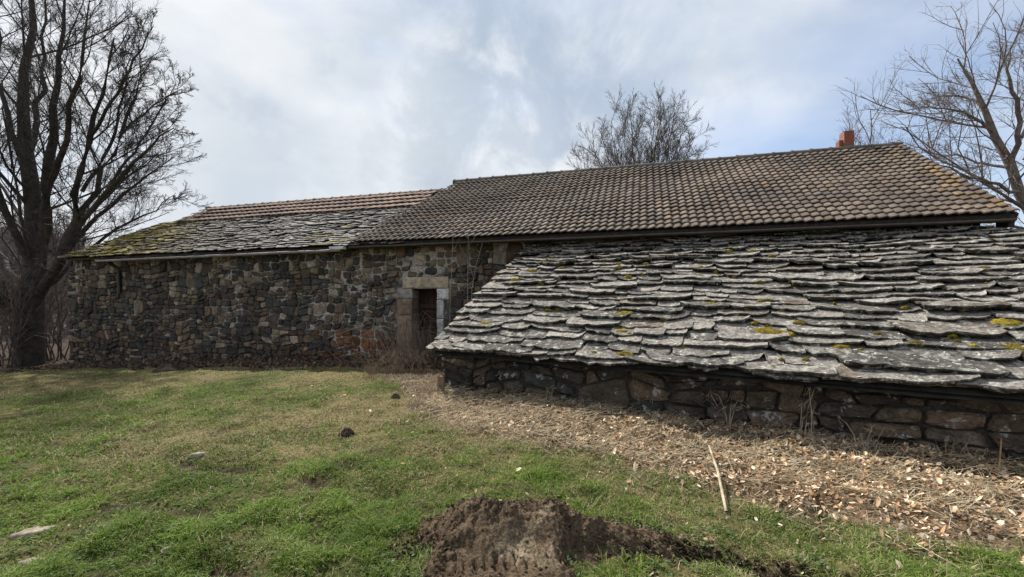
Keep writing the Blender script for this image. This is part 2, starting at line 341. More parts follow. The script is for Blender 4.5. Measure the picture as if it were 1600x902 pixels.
# ------------------------------------------------------------ barn
ZE = 3.1
barn = empty('stone_barn', (OX, OY, 0), -a0)
tag(barn, 'long low stone barn with a half tile, half slab roof and a small doorway', 'barn')
D0, D1, DH = -11.24, -10.58, 1.97           # door opening
S0, S1 = -23.5, -.3; YB = 6.7; TH = .55
def mortar_sheet(x0, x1, z0, z1, y=.34, st=.035):
    xs = np.arange(x0, x1 + st, st); xs[-1] = x1; xs = xs[xs <= x1]; zs = np.arange(z0, z1 + st, st); zs = zs[zs <= z1]; zs[-1] = z1
    A, B = np.meshgrid(xs, zs)
    dep = y - .030 + .075 * (1 - fbm(A * 6, B * 6, 77)) - .03 * fbm(A * 15, B * 15, 78)
    pale = sm(.41, .57, fbm(A * .55, B * .9, 71) * .6 + fbm(A * 3, B * 3, 73) * .4 - .04 + .22 * np.exp(-((A + 10.9) / .9) ** 2 - ((B - 2.2) / .7) ** 2) + .05 * sm(.9, 2.6, B) - .05 * sm(.9, .2, B) - .05 * sm(-17.5, -20, A))
    dep = dep + .03 - .035 * pale
    c = lerp(np.array([.055, .046, .040]), np.array([.38, .355, .325]), pale[..., None])
    ii = np.arange(A.size).reshape(A.shape)
    m = MB().add(np.stack([A, dep, B], -1).reshape(-1, 3), np.stack([ii[:-1, :-1], ii[:-1, 1:], ii[1:, 1:], ii[1:, :-1]], -1).reshape(-1, 4), c.reshape(-1, 3))
    return m
wb = MB()
for x0, x1, z0, z1 in ((S0, D0, -.8, 3.02), (D1, S1, -.8, 3.02), (D0, D1, DH, 3.02)):
    m = mortar_sheet(x0, x1, z0, z1); n0 = wb.n
    wb.add(m.v[0], m.f[4][0], m.c[0]); wb.box(x0, x1, .36, .36 + TH, z0, z1, (.12, .10, .085))
wb.box(S0, S0 + TH, .92, YB - TH, -.8, 3.02, (.2, .18, .15)); wb.box(S1 - TH, S1, .92, YB - TH, -.8, 3.02, (.2, .18, .15)); wb.box(S0, S1, YB - TH + .01, YB, -.8, 3.02, (.2, .18, .15))
for s, ax in ((S0, 1.9), (S1 - .3, 0)):      # gable triangles
    v = [(s, .3, 3.02), (s, YB, 3.02), (s + ax, 3.5, 4.9), (s + .3, .3, 3.02), (s + .3, YB, 3.02), (s + .3 + ax, 3.5, 4.9)]
    wb.add(v, [(0, 1, 2), (3, 5, 4)], (.2, .18, .15)); wb.addf([(0, 3, 4, 1), (1, 4, 5, 2), (2, 5, 3, 0)])
wall = wb.build('wall', m_mortar, barn)
sb = MB(); rng = np.random.RandomState(5)
for P in stone_quads(S0, S1, -.5, 3.0, (.30, .46), (.13, .29), (.05, .40, .40, .15), rng, .085, 1):
    c = P.mean(0); w = P[:, 0].max() - P[:, 0].min()
    if P[:, 0].max() > D0 - .42 and P[:, 0].min() < D1 + .26 and c[1] < 2.25: continue
    near_door = math.exp(-((c[0] + 10.9) / 1.0) ** 2 - ((c[1] - 2.3) / .6) ** 2)
    if rng.rand() < .35 * near_door: continue
    if c[0] > -8 and c[1] < 2.6 and c[0] < -.9 and rng.rand() < .6: continue   # hidden behind the lean-to roof
    pw = np.array([.30, .20, .24, .13, .07, .06]); pale = sm(1.2, 2.8, c[1]) * .25 + .3 * near_door
    pw = pw * np.array([1 - pale, 1, 1 - pale, 1 + pale * 2, 1 + pale * 4, 1]); 
    col = stone_color(rng, PAL, pw / pw.sum())
    rust = math.exp(-((c[0] + 12.6) / 1.3) ** 2 - ((c[1] - .55) / .35) ** 2)
    if rng.rand() < rust * .75: col = np.array([.17, .08, .04]) * rng.uniform(.6, 1.3)
    brown = sm(1.3, .3, c[1]) * .5; col = lerp(col, col * np.array([1.0, .72, .55]), brown * rng.rand())
    stone(sb, P, .34, rng.uniform(.02, .07), rng.uniform(-.002, .014) + .010 * near_door, col, rng, ident)
st = sb.build('stonework', m_stone, wall)
# corner stones on the two gables, simple coursed blocks
for gx_, sgn in ((S0, -1), (S1, 1)):
    sb = MB()
    def pl(V, gx_=gx_, sgn=sgn): return np.column_stack([gx_ - sgn * (V[:, 1] - .34), V[:, 0], V[:, 2]])
    for P in stone_quads(.32, 6.6, -.4, 3.0, (.3, .45), (.22, .45), (.3, .5, .2), rng, .03, 4):
        stone(sb, P, .34, .03, .012, stone_color(rng, PAL, [.2, .2, .2, .15, .15, .1]) * .9, rng, pl, 10)
    sb.build('gable_stonework', m_stone, wall)
# doorway
def block(x0, x1, y0, y1, z0, z1, col, seed, n=7, amp=.012):
    """a hewn block: subdivided box with worn faces"""
    r = np.random.RandomState(seed); xs = np.linspace(x0, x1, n); zs = np.linspace(z0, z1, n)
    A, B = np.meshgrid(xs, zs); ed = np.minimum.reduce([A - x0, x1 - A, B - z0, z1 - B])
    Yf = y0 + .02 * np.exp(-ed / .015) + (fbm(A * 9, B * 9, seed) - .5) * amp * 2
    A2 = A + (fbm(A * 5 + 3, B * 5, seed + 1) - .5) * amp * 2; B2 = B + (fbm(A * 5, B * 5 + 9, seed + 2) - .5) * amp * 2
    m = MB(); ii = np.arange(A.size).reshape(A.shape)
    q = np.stack([ii[:-1, :-1], ii[:-1, 1:], ii[1:, 1:], ii[1:, :-1]], -1).reshape(-1, 4)
    per = list(ii[0, :]) + list(ii[1:, -1]) + list(ii[-1, -2::-1]) + list(ii[-2:0:-1, 0])
    V = np.stack([A2, Yf, B2], -1).reshape(-1, 3); back = V[per].copy(); back[:, 1] = y1
    m.add(np.concatenate([V, back]), q, col); K = len(per)
    m.addf([(per[i], len(V) + i, len(V) + (i + 1) % K, per[(i + 1) % K]) for i in range(K)])
    return m
def merge(ms):
    o = MB()
    for m in ms:
        n0 = o.n
        for v, c in zip(m.v, m.c): o.v.append(v); o.c.append(c)
        for k in (3, 4):
            for f in m.f[k]: o.f[k].append(f + n0)
        o.n += m.n
    return o
dr = empty('doorway', (0, 0, 0)); dr.parent = barn
block(D0 - .24, D1 + .30, .25, .62, DH, DH + .27, (.40, .33, .24), 3, 12).build('lintel', m_stone, dr)
lj = [block(D0 - .40, D0, .27, .60, z0, z1, c, k, 8) for k, (z0, z1, c) in enumerate(((-.1, .55, (.17, .12, .09)), (.57, 1.32, (.25, .175, .125)), (1.34, 1.72, (.21, .15, .11)), (1.74, DH - .01, (.30, .27, .24))))]
merge(lj).build('door_jamb', m_stone, dr)
rj = [block(D1, D1 + w, .27, .60, z0, z1, c, k + 20, 8) for k, (z0, z1, w, c) in enumerate(((-.1, .62, .20, (.32, .29, .26)), (.63, 1.25, .16, (.50, .49, .47)), (1.26, 1.70, .17, (.46, .45, .43)), (1.71, DH - .01, .30, (.52, .52, .50))))]
merge(rj).build('door_jamb', m_stone, dr)
d = MB()
for k in range(5):
    w = (D1 - D0) / 5; d.box(D0 + k * w + .004, D0 + (k + 1) * w - .004, .66 + .006 * (k % 2), .70, .1, DH, np.array((.035, .020, .015)) * (1 + .2 * (k % 3)))
door = d.build('door', m_wood, barn)
for z in (.5, 1.5): MB().box(D0 + .03, D1 - .03, .635, .658, z, z + .1, (.06, .032, .022)).build('cross_batten', m_wood, door)

# --- roofs
SL = 2.28 / 3.5
def on_slope(s, v, h, z0, sl, y0=0.0):
    """v metres up the slope, h above it"""
    c = 1 / math.sqrt(1 + sl * sl); sn = sl * c
    return np.stack([s, y0 + v * c - h * sn, z0 + v * sn + h * c], -1)
def slab_roof(emit, Lfun, vmax, rows, wr, thick, rng, colf, mapf, nu=8, nv=4, over=1.9, lift=1.9):
    """courses of irregular stone slabs; rows: list of (v, exposure); Lfun(v)->(u0,u1)"""
    iu = np.linspace(-1, 1, nu); iv = np.linspace(0, 1, nv)
    A, B = np.meshgrid(iu, iv); ii = np.arange(nu * nv).reshape(nv, nu)
    qt = np.stack([ii[:-1, :-1], ii[:-1, 1:], ii[1:, 1:], ii[1:, :-1]], -1).reshape(-1, 4)
    per = list(ii[0, :]) + list(ii[1:, -1]) + list(ii[-1, -2::-1]) + list(ii[-2:0:-1, 0]); K = len(per)
    for v, e in rows:
        u0, u1 = Lfun(v); u = u0 + rng.uniform(-.12, .05)
        while u < u1:
            sc = wr(v, u); w = (.4 + 1.3 * rng.rand() ** 1.2) * sc
            if rng.rand() < .10: w *= .5
            if u + w > u1 + .1: w = max(u1 - u + rng.uniform(0, .08), .12)
            L = e * over * rng.uniform(.9, 1.15); t = thick * rng.uniform(.7, 1.35) * (.7 + .3 * min(w / .6, 1.3))
            vo = rng.uniform(-.25, .2) * e; pw = rng.uniform(2.6, 6); bul = rng.uniform(.08, .40)
            sk = rng.uniform(-.12, .12)
            fr = bul * np.abs(A + rng.uniform(-.25, .25)) ** pw * e        # rounded front
            nz = (fbm((A + u) * w * 3.5 + v * 5, B * 2 + u * 3, int(rng.randint(1e5)), 3) - .5)
            jag = rng.uniform(-.05, .05, (nv, nu)) * e
            vv = v + vo + (1 - B) * (fr + nz * e * .35 + jag) + B * L + A * sk * e * (1 - B)
            uu = u + w / 2 + A * w / 2 * (1.03 - .06 * (1 - B)) + rng.uniform(-.06, .06, (nv, nu)) * e
            hh = (t * lift) * (1 - B) + t * .38 * B + nz * t * .35 + rng.uniform(-.05, .05, (nv, nu)) * t + A * rng.uniform(-.3, .3) * t + t * rng.uniform(-.15, .35)
            top = np.stack([uu, vv, hh], -1).reshape(-1, 3); cen = top.mean(0)
            m1 = top[per].copy(); dv = m1[:, :2] - cen[:2]; dv /= np.linalg.norm(dv, axis=1, keepdims=True) + 1e-6
            m1[:, :2] += dv * t * rng.uniform(-.05, .18, (K, 1)); m1[:, 2] -= t * rng.uniform(.25, .5, K)
            m2 = top[per].copy(); m2[:, :2] -= dv * t * rng.uniform(0, .5, (K, 1)); m2[:, 2] -= t * rng.uniform(.95, 1.1, K)
            V = mapf(np.concatenate([top, m1, m2])); n = len(top)
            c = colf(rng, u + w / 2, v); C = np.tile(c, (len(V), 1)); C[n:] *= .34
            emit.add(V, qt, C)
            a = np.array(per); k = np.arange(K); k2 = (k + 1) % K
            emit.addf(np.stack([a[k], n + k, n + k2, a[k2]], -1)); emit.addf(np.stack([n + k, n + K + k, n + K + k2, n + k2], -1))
            u += w * rng.uniform(.95, 1.03)

# old slab roof over the left half of the barn
SL2 = (5.15 - 3.02) / 3.5; vR = 3.5 * math.sqrt(1 + SL2 ** 2)
rng = np.random.RandomState(8); mb = MB(); rows = []; v = .02
while v < 2.75: e = .125 * rng.uniform(.9, 1.1); rows.append((v, e)); v += e
vgt = lambda v: (-23.35 + 1.65 * v / vR)
def c_slabl(rng, u, v):
    base = np.array([.14, .132, .13]) * rng.uniform(.45, 1.7); br = sm(-15.8, -18.6, u + .8 * rng.randn() * .8 + 1.3 * v)
    base = lerp(base, np.array([.10, .075, .05]) * rng.uniform(.7, 1.3), br * .9)
    ms = sm(-18.4, -20.8, u + v * .5) * 1.0 + .12 * math.exp(-((u + 14.2) / .7) ** 2) + .4 * math.exp(-((u + 13.2) / .4) ** 2 - (v / .8) ** 2)
    if rng.rand() < ms * .9: base = lerp(base, np.array([.25, .20, .026]) * rng.uniform(.6, 1.3), .92)
    return base
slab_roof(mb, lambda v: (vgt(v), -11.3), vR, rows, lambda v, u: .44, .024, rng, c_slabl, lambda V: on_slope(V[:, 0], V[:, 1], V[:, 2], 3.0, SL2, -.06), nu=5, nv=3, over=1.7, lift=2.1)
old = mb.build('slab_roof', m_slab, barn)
def deck(x0, x0r, x1, z0, sl, y0, vt, name, parent, col=(.05, .045, .04), th=.04, dz=0.0, z1=None):
    m = MB()
    P = on_slope(np.array([x0, x1, x1, x0r]), np.array([0, 0, vt, vt]), -dz, z0, sl, y0); Qv = on_slope(np.array([x0, x1, x1, x0r]), np.array([0, 0, vt, vt]), -dz - th, z0, sl, y0)
    m.add(np.concatenate([P, Qv]), [(0, 1, 2, 3), (7, 6, 5, 4), (0, 4, 5, 1), (1, 5, 6, 2), (2, 6, 7, 3), (3, 7, 4, 0)], col)
    b = m.v[0].copy(); b[:, 1] = 7.0 - b[:, 1]; m.add(b, [(3, 2, 1, 0), (4, 5, 6, 7), (1, 5, 4, 0), (2, 6, 5, 1), (3, 7, 6, 2), (0, 4, 7, 3)], (.10, .085, .07))
    return m.build(name, m_wood, parent)
deck(-23.2, -21.7, -11.2, 2.99, SL2, -.02, vR - .02, 'roof_deck', old, dz=.012)

def wave(s, p, amp):
    f = (s / p) % 1.0; return amp * np.where(f < .76, .5 - .5 * np.cos(math.pi * np.minimum(f / .76, 1)), .5 + .5 * np.cos(math.pi * (f - .76) / .24))
def tile_roof(mb, sleft, sright, v0, vend, nc, p, amp, z0, sl, y0, colf, rng, lift=.04, ns=8, th=.02):
    ex_ = (vend - v0) / nc
    for j in range(nc):
        va = v0 + j * ex_; vb = va + ex_ * 1.12; l0 = sleft(va + ex_ * .5); n_t = int((sright - l0) / p)
        k0 = math.ceil(l0 / p)
        for k in range(k0, k0 + n_t + 1):
            s = k * p + np.linspace(0, p, ns + 1)
            if s[-1] > sright + .02: continue
            h = wave(s - k * p + 1e-9, p, amp); h[-1] = 0; h[0] = 0
            dv = rng.uniform(-.01, .01) + .02 * (vn(k * .13, j * .5, 5) - .5); dl = rng.uniform(-.005, .006) + .03 * (vn(k * .09, j * .35, 6) - .5)
            curve = .02 * (h / amp)
            rows = [(va + dv - curve, h + lift + dl - th - .004), (va + dv - .004 - curve, h + lift + dl - .004), (va + dv + .012 - curve, h + lift + dl), (va + ex_ * .55, h + lift * .55 + dl), (vb, h + .003)]
            V = np.concatenate([on_slope(s, np.full(ns + 1, 1.) * a, b, z0, sl, y0) for a, b in rows])
            ii = np.arange(5 * (ns + 1)).reshape(5, ns + 1)
            mb.add(V, np.stack([ii[:-1, :-1], ii[:-1, 1:], ii[1:, 1:], ii[1:, :-1]], -1).reshape(-1, 4), colf(rng, k * p, va))
# red tile strip below the ridge of the left part
def c_red(rng, s, v): return np.array([.20, .13, .10]) * rng.uniform(.75, 1.2) * (1 - .5 * (rng.rand() < .08))
mb = MB(); rng = np.random.RandomState(3)
tile_roof(mb, lambda v: -21.6, -11.9, 2.62, vR - .02, 4, .22, .022, 3.04, SL2, -.02, c_red, rng, .06)
red = mb.build('red_tile_strip', m_tile, barn, smooth=True)
def ridge(x0, x1, zr, col, name, parent, ln=.36, r=.11, rng=None, jit=.0):
    m = MB(); x = x0; an = np.linspace(-.25, math.pi + .25, 9)
    while x < x1:
        x2 = min(x + ln, x1)
        k = rng.uniform(.75, 1.25)
        for (xa, ra), (xb, rb) in (((x, r * 1.14), (x2 + .03, r * .96)),):
            dz = rng.uniform(-jit, jit)
            ring = lambda xx, rr: np.stack([np.full(9, xx), 3.5 + rr * np.cos(an), zr - .05 + dz + rr * np.sin(an)], -1)
            V = np.concatenate([ring(xa, ra), ring(xa + .04, ra), ring(xa + .045, ra * .9), ring(xb, rb)])
            ii = np.arange(36).reshape(4, 9); m.add(V, np.stack([ii[:-1, :-1], ii[:-1, 1:], ii[1:, 1:], ii[1:, :-1]], -1).reshape(-1, 4), np.array(col) * k)
            m.add(np.concatenate([ring(xa, ra), [[xa, 3.5, zr - .07]]]), [(i + 1, i, 9) for i in range(8)], np.array(col) * k * .7)
        x = x2
    return m.build(name, m_tile, parent, smooth=False)
rng = np.random.RandomState(6)
ridge(-21.6, -11.9, 5.18, (.22, .15, .11), 'ridge_cap', red, .37, .10, rng, .004)
# newer concrete tile roof over the right half
vT = 3.5 * math.sqrt(1 + SL ** 2)
def c_tile(rng, s, v):
    b = np.array([.122, .104, .090]) * rng.uniform(.78, 1.2)
    b = b * lerp(np.array([1.0, .95, .92]), np.array([1.08, 1.0, .94]), sm(-9, -1, s))
    o = max(sm(-.8, -.1, s) * .7, sm(3.8, 4.1, v) * sm(-3, -1, s) * .5, .02)
    if rng.rand() < o: b = lerp(b, np.array([.22, .145, .075]) * rng.uniform(.7, 1.2), rng.uniform(.3, .8))
    elif rng.rand() < .02: b = b * np.array([1.35, 1.1, .95])
    return b
mb = MB(); rng = np.random.RandomState(4)
tile_roof(mb, lambda v: -12.95 + 1.45 * min(v / vT, 1), .02, 0, vT - .03, 20, .161, .034, ZE - .02, SL, -.04, c_tile, rng, .043, ns=9)
tr = mb.build('tile_roof', m_tile, barn, smooth=True)
ridge(-11.55, -.02, 5.40, (.12, .11, .095), 'ridge_cap', tr, .42, .12, rng, .006)
deck(-12.75, -11.4, -.02, ZE - .03, SL, 0, vT - .02, 'roof_deck', tr, th=.05, dz=.012)
MB().box(-12.85, -.02, .02, .05, 2.945, 3.045, (.045, .038, .032)).build('fascia_board', m_wood, tr)
b = MB(); P = on_slope(np.array([-.018, .03, .03, -.018]), np.array([0, 0, vT, vT]), -.02, ZE, SL, 0); P2 = on_slope(np.array([-.018, .03, .03, -.018]), np.array([0, 0, vT, vT]), -.2, ZE, SL, 0)
b.add(np.concatenate([P, P2]), [(0, 1, 2, 3), (7, 6, 5, 4), (0, 4, 5, 1), (1, 5, 6, 2), (2, 6, 7, 3), (3, 7, 4, 0)], (.04, .034, .03)); b.build('barge_board', m_wood, tr)
for s in np.arange(-1.9, .1, .62): MB().box(s - .04, s + .04, .055, .34, 2.88, 3.0, (.05, .04, .032)).build('rafter_end', m_wood, tr)
def gutter(x0, x1, y, z, r, col, name, parent, mt, drop=0):
    an = np.linspace(math.pi, 2 * math.pi, 9); m = MB(); n = 14; xs = np.linspace(x0, x1, n)
    zz = z - drop * (1 - (xs - x0) / (x1 - x0)) + np.random.RandomState(2).uniform(-.006, .006, n)
    V = np.concatenate([np.stack([np.full(9, a), y + r * np.cos(an), c + r * np.sin(an)], -1) for a, c in zip(xs, zz)] + [np.stack([np.full(9, a), y + (r - .006) * np.cos(an), c + .004 + (r - .006) * np.sin(an)], -1) for a, c in zip(xs, zz)])
    ii = np.arange(n * 9).reshape(n, 9); q = np.stack([ii[:-1, :-1], ii[:-1, 1:], ii[1:, 1:], ii[1:, :-1]], -1).reshape(-1, 4)
    rim = [(i * 9, (i + 1) * 9, n * 9 + (i + 1) * 9, n * 9 + i * 9) for i in range(n - 1)] + [(i * 9 + 8, n * 9 + i * 9 + 8, n * 9 + (i + 1) * 9 + 8, (i + 1) * 9 + 8) for i in range(n - 1)]
    m.add(V, np.concatenate([q, q[:, ::-1] + n * 9, rim]), col)
    return m.build(name, mt, parent, smooth=True)
gt = gutter(-21.5, -12.95, -.10, 2.93, .055, (.30, .28, .27), 'gutter', barn, m_metal, .03)
MB().box(-13.25, -12.86, -.165, -.03, 2.93, 3.0, (.55, .55, .52)).build('end_plate', m_metal, gt)
for s in np.arange(-21.2, -13, .9): MB().box(s - .012, s + .012, -.165, .3, 2.945, 2.96, (.12, .11, .10)).build('gutter_bracket', m_metal, gt)
gutter(-12.75, -.05, -.045, 2.99, .038, (.07, .055, .045), 'gutter', barn, m_metal, -.0)
pp = np.array([[(-21.1, -.08, 2.88), (-21.1, .0, 2.80), (-21.1, .21, 2.66), (-21.1, .23, 2.5), (-21.1, .23, 1.9)]])
V, q = tubes(pp, np.full((1, 5), .05), 10); MB().add(V, q, (.022, .02, .02)).build('downpipe', m_metal, barn, smooth=True)
# chimney
ch = MB().box(-1.14, -.93, 3.52, 3.82, 4.9, 5.86).build('chimney', m_brick, tr)
MB().box(-1.225, -1.142, 3.58, 3.80, 4.9, 5.66).build('flue', m_brick, ch)
MB().box(-1.25, -.91, 3.40, 3.9, 5.3, 5.45, (.14, .13, .12)).build('flashing', m_metal, ch)

# ------------------------------------------------------------ lean-to shed
shed = empty('lean_to', (F0[0], F0[1], .2)); SO = np.array([F0[0], F0[1], .2])
tag(shed, 'low stone lean-to under big lichened slabs, built against the barn wall', 'lean-to')
KL = 9.8
Pf0 = np.array([F0[0], F0[1], .90]); Pf1 = np.array([F0[0] + FD[0] * KL, F0[1] + FD[1] * KL, .90 - .0224 * KL])
T0 = np.array([.27, 10.0, 2.86]); T1 = np.array([8.94, 7.46, 2.96])
Lf = KL; Lt = np.linalg.norm(T1 - T0)
def shed_pt(a, b):
    a = np.asarray(a)[..., None]; b = np.asarray(b)[..., None]
    p = (Pf0 * (1 - a) + Pf1 * a) * (1 - b) + (T0 * (1 - a) + T1 * a) * b
    a_ = a[..., 0]; b_ = b[..., 0]
    dz = .10 * np.sin(b_ * math.pi) * np.sin(a_ * math.pi * 2.3 + .5) * .5 + (fbm(a_ * 7, b_ * 4, 90) - .5) * .10 * np.sin(np.clip(b_, 0, 1) * math.pi)
    p[..., 2] += dz; return p
vlen = 3.9     # nominal slope length; v -> b = v / vlen
def shed_map(V):
    a = V[:, 0] / KL; b = V[:, 1] / vlen
    p = shed_pt(a, b); e = 1e-3
    du = shed_pt(a + e, b) - p; dv = shed_pt(a, b + e) - p; n = np.cross(du, dv); n /= np.linalg.norm(n, axis=1, keepdims=True)
    return p + n * V[:, 2:3]
rng = np.random.RandomState(17); mb = MB(); rows = []; v = -.16; rows.append((-.10, .16))
while v < vlen - .05:
    f = v / vlen; e = lerp(.225, .118, min(max(f, 0) ** .7, 1)) * rng.uniform(.92, 1.08); rows.append((v + .04, e)); v += e
def c_shed(rng, u, v):
    k = rng.rand()
    if k < .55: c = np.array([.235, .215, .195]) * rng.uniform(.75, 1.3)
    elif k < .94: c = np.array([.125, .115, .105]) * rng.uniform(.7, 1.3)
    elif k < .97: c = np.array([.19, .165, .14]) * rng.uniform(.8, 1.2)
    else: c = np.array([.19, .155, .125])
    return c
def wsz(v, u): f = min(max(v / vlen, 0), 1); return lerp(lerp(.66, 1.15, u / KL), .46, f ** .6)
def lim(v):
    f = v / vlen; return (.10, KL if f < .74 else KL * (1 - .115 * min((f - .74) / .22, 1)))
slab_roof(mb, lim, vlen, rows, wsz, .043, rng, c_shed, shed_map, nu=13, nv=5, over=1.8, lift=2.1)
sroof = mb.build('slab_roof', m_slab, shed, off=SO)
A, B = np.meshgrid(np.linspace(0.01, .87, 30), np.linspace(-.02, .985, 14)); m = MB(); ii = np.arange(A.size).reshape(A.shape)
A = A * np.where(B < .72, 1.10, 1.10 - .12 * np.clip((B - .72) / .2, 0, 1)); V = shed_pt(A.ravel(), B.ravel()) - np.array([0, 0, .012]); q = np.stack([ii[:-1, :-1], ii[:-1, 1:], ii[1:, 1:], ii[1:, :-1]], -1).reshape(-1, 4)
m.add(V, q, (.04, .035, .03)); m.add(V - np.array([0, 0, .05]), q[:, ::-1], (.04, .035, .03)); m.build('roof_deck', m_wood, sroof, off=SO)
# moss clumps on the slabs, from the photo's patches
def cam_ray_hit_shed(px, py):
    best = None; A, B = np.meshgrid(np.linspace(0, 1, 400), np.linspace(0, 1, 200)); P = shed_pt(A, B)
    x = 800 + 700 * P[..., 0] / P[..., 1]; y = 475 - 700 * (P[..., 2] - 1.6) / P[..., 1]
    i = np.argmin((x - px) ** 2 + (y - py) ** 2); return A.ravel()[i] * KL, B.ravel()[i] * vlen
MOSS = [(858, 412, 12), (806, 441, 9), (832, 428, 7), (975, 496, 16), (968, 524, 10), (760, 511, 10), (978, 560, 13), (1064, 545, 12), (965, 425, 9), (1205, 528, 30), (1315, 551, 14), (1333, 573, 16), (1535, 428, 14), (1570, 512, 22), (1583, 553, 24), (875, 488, 7), (1092, 437, 8), (1113, 481, 9), (1176, 398, 9), (1210, 585, 9), (1185, 447, 7), (1250, 512, 10), (1430, 545, 12), (905, 400, 7), (1048, 472, 7), (1290, 470, 8), (845, 447, 7)]
rng = np.random.RandomState(9)
MOSS += [(rng.uniform(850, 1560), rng.uniform(390, 590), rng.uniform(3, 8)) for _ in range(46)]
for px, py, sz in MOSS:
    u, v = cam_ray_hit_shed(px, py); 
    if u < .05: continue
    p = shed_pt(u / KL, v / vlen); w = sz / 700 * p[1] * 1.05
    n = 14; A, B = np.meshgrid(np.linspace(-1, 1, n), np.linspace(-1, 1, n))
    r = np.hypot(A, B) * (1.75 - 1.35 * fbm(A * 2.2 + px, B * 2.2, int(px))); r = np.clip(r, 0, 1)
    hh = .068 + (1 - r ** 2) * .028 * (.6 + .8 * fbm(A * 5 + px, B * 5, 7)) - .09 * (r > .97)
    V = shed_map(np.stack([u + A * w, v + B * w * .5, hh], -1).reshape(-1, 3)); ii = np.arange(n * n).reshape(n, n); q = np.stack([ii[:-1, :-1], ii[:-1, 1:], ii[1:, 1:], ii[1:, :-1]], -1).reshape(-1, 4)
    keep = (r.ravel()[q] < .97).any(1)
    mcol = lerp(np.array([.30, .23, .03]), np.array([.12, .09, .03]), rng.rand()) * rng.uniform(.8, 1.1)
    MB().add(V, q[keep], mcol).build('moss_clump', m_moss, sroof, smooth=True, off=SO)
# shed walls
FN = np.array([.4345, .9007])     # into the shed
def shed_front(V):   # local x along the front, y depth, z
    return np.column_stack([F0[0] + FD[0] * V[:, 0] + FN[0] * V[:, 1], F0[1] + FD[1] * V[:, 0] + FN[1] * V[:, 1], V[:, 2]])
WY = .20
wb = MB(); xs = np.linspace(.12, KL, 120); zs = np.linspace(-.6, 1, 20); A, B = np.meshgrid(xs, zs)
top = .88 - .0224 * A; Zw = np.where(B < 0, B, B * top); ii = np.arange(A.size).reshape(A.shape); q = np.stack([ii[:-1, :-1], ii[:-1, 1:], ii[1:, 1:], ii[1:, :-1]], -1).reshape(-1, 4)
wb.add(shed_front(np.stack([A, WY - .005 + .05 * fbm(A * 6, B * 6, 3), Zw], -1).reshape(-1, 3)), q, (.05, .043, .037))
# side wall up to the barn
tx, ty = T0[0] + .15, T0[1]; c0 = shed_front(np.array([[.14, WY + .04, 0]]))[0][:2]; v = []
for k in range(2):
    o = np.array([.0, .0]) if k == 0 else np.array([.38, .12])
    v += [(c0[0] + o[0], c0[1] + o[1], -.3), (tx + o[0], ty + o[1], -.3), (tx + o[0], ty + o[1], 2.75), (c0[0] + o[0], c0[1] + o[1], .86)]
wb.add(v, [(0, 3, 2, 1), (4, 5, 6, 7), (0, 4, 7, 3)], (.05, .045, .04))
swall = wb.build('wall', m_mortar, shed, off=SO)
sb = MB(); rng = np.random.RandomState(23)
PB = [(.062, .055, .05), (.095, .078, .066), (.055, .056, .057), (.12, .092, .072), (.082, .062, .052)]
for P in stone_quads(.10, KL, -.35, .80, (.38, .56), (.20, .48), (.12, .66, .22), rng, .11, 8):
    c = P.mean(0); P = P.copy(); f = c[0] / KL; P[:, 1] = P[:, 1] * (1 - .0)
    col = stone_color(rng, PB, [.26, .24, .2, .14, .16])
    stone(sb, P, WY + .03, rng.uniform(.05, .12), rng.uniform(.002, .012), col, rng, shed_front, 20)
x = .1
while x < KL:       # thin flat packing stones under the eave
    w = rng.uniform(.22, .5); h = rng.uniform(.05, .09); z = .80 - .0224 * x * 1.0
    P = np.array([(x, z - .01), (x + w, z - .01), (x + w, z + h), (x, z + h)])
    stone(sb, P, WY + .02, rng.uniform(.04, .12), .006, stone_color(rng, PB, [.2, .2, .2, .2, .2]), rng, shed_front, 12); x += w
def side_pl(V):
    dv = np.array([tx, ty]) - c0; L = np.linalg.norm(dv); dv /= L; nn = np.array([dv[1], -dv[0]])
    return np.column_stack([c0[0] + dv[0] * V[:, 0] + nn[0] * V[:, 1], c0[1] + dv[1] * V[:, 0] + nn[1] * V[:, 1], V[:, 2]])
Ls = math.hypot(tx - c0[0], ty - c0[1])
for P in stone_quads(0, Ls, -.1, 2.7, (.28, .4), (.26, .5), (.4, .45, .15), rng, .03, 9):
    if P[:, 1].max() > .86 + 1.89 * P[:, 0].min() / Ls: continue
    stone(sb, P, 0, .06, .01, stone_color(rng, PB, [.26, .24, .2, .14, .16]), rng, side_pl, 12)
sb.build('stonework', m_bigstone, swall, off=SO)

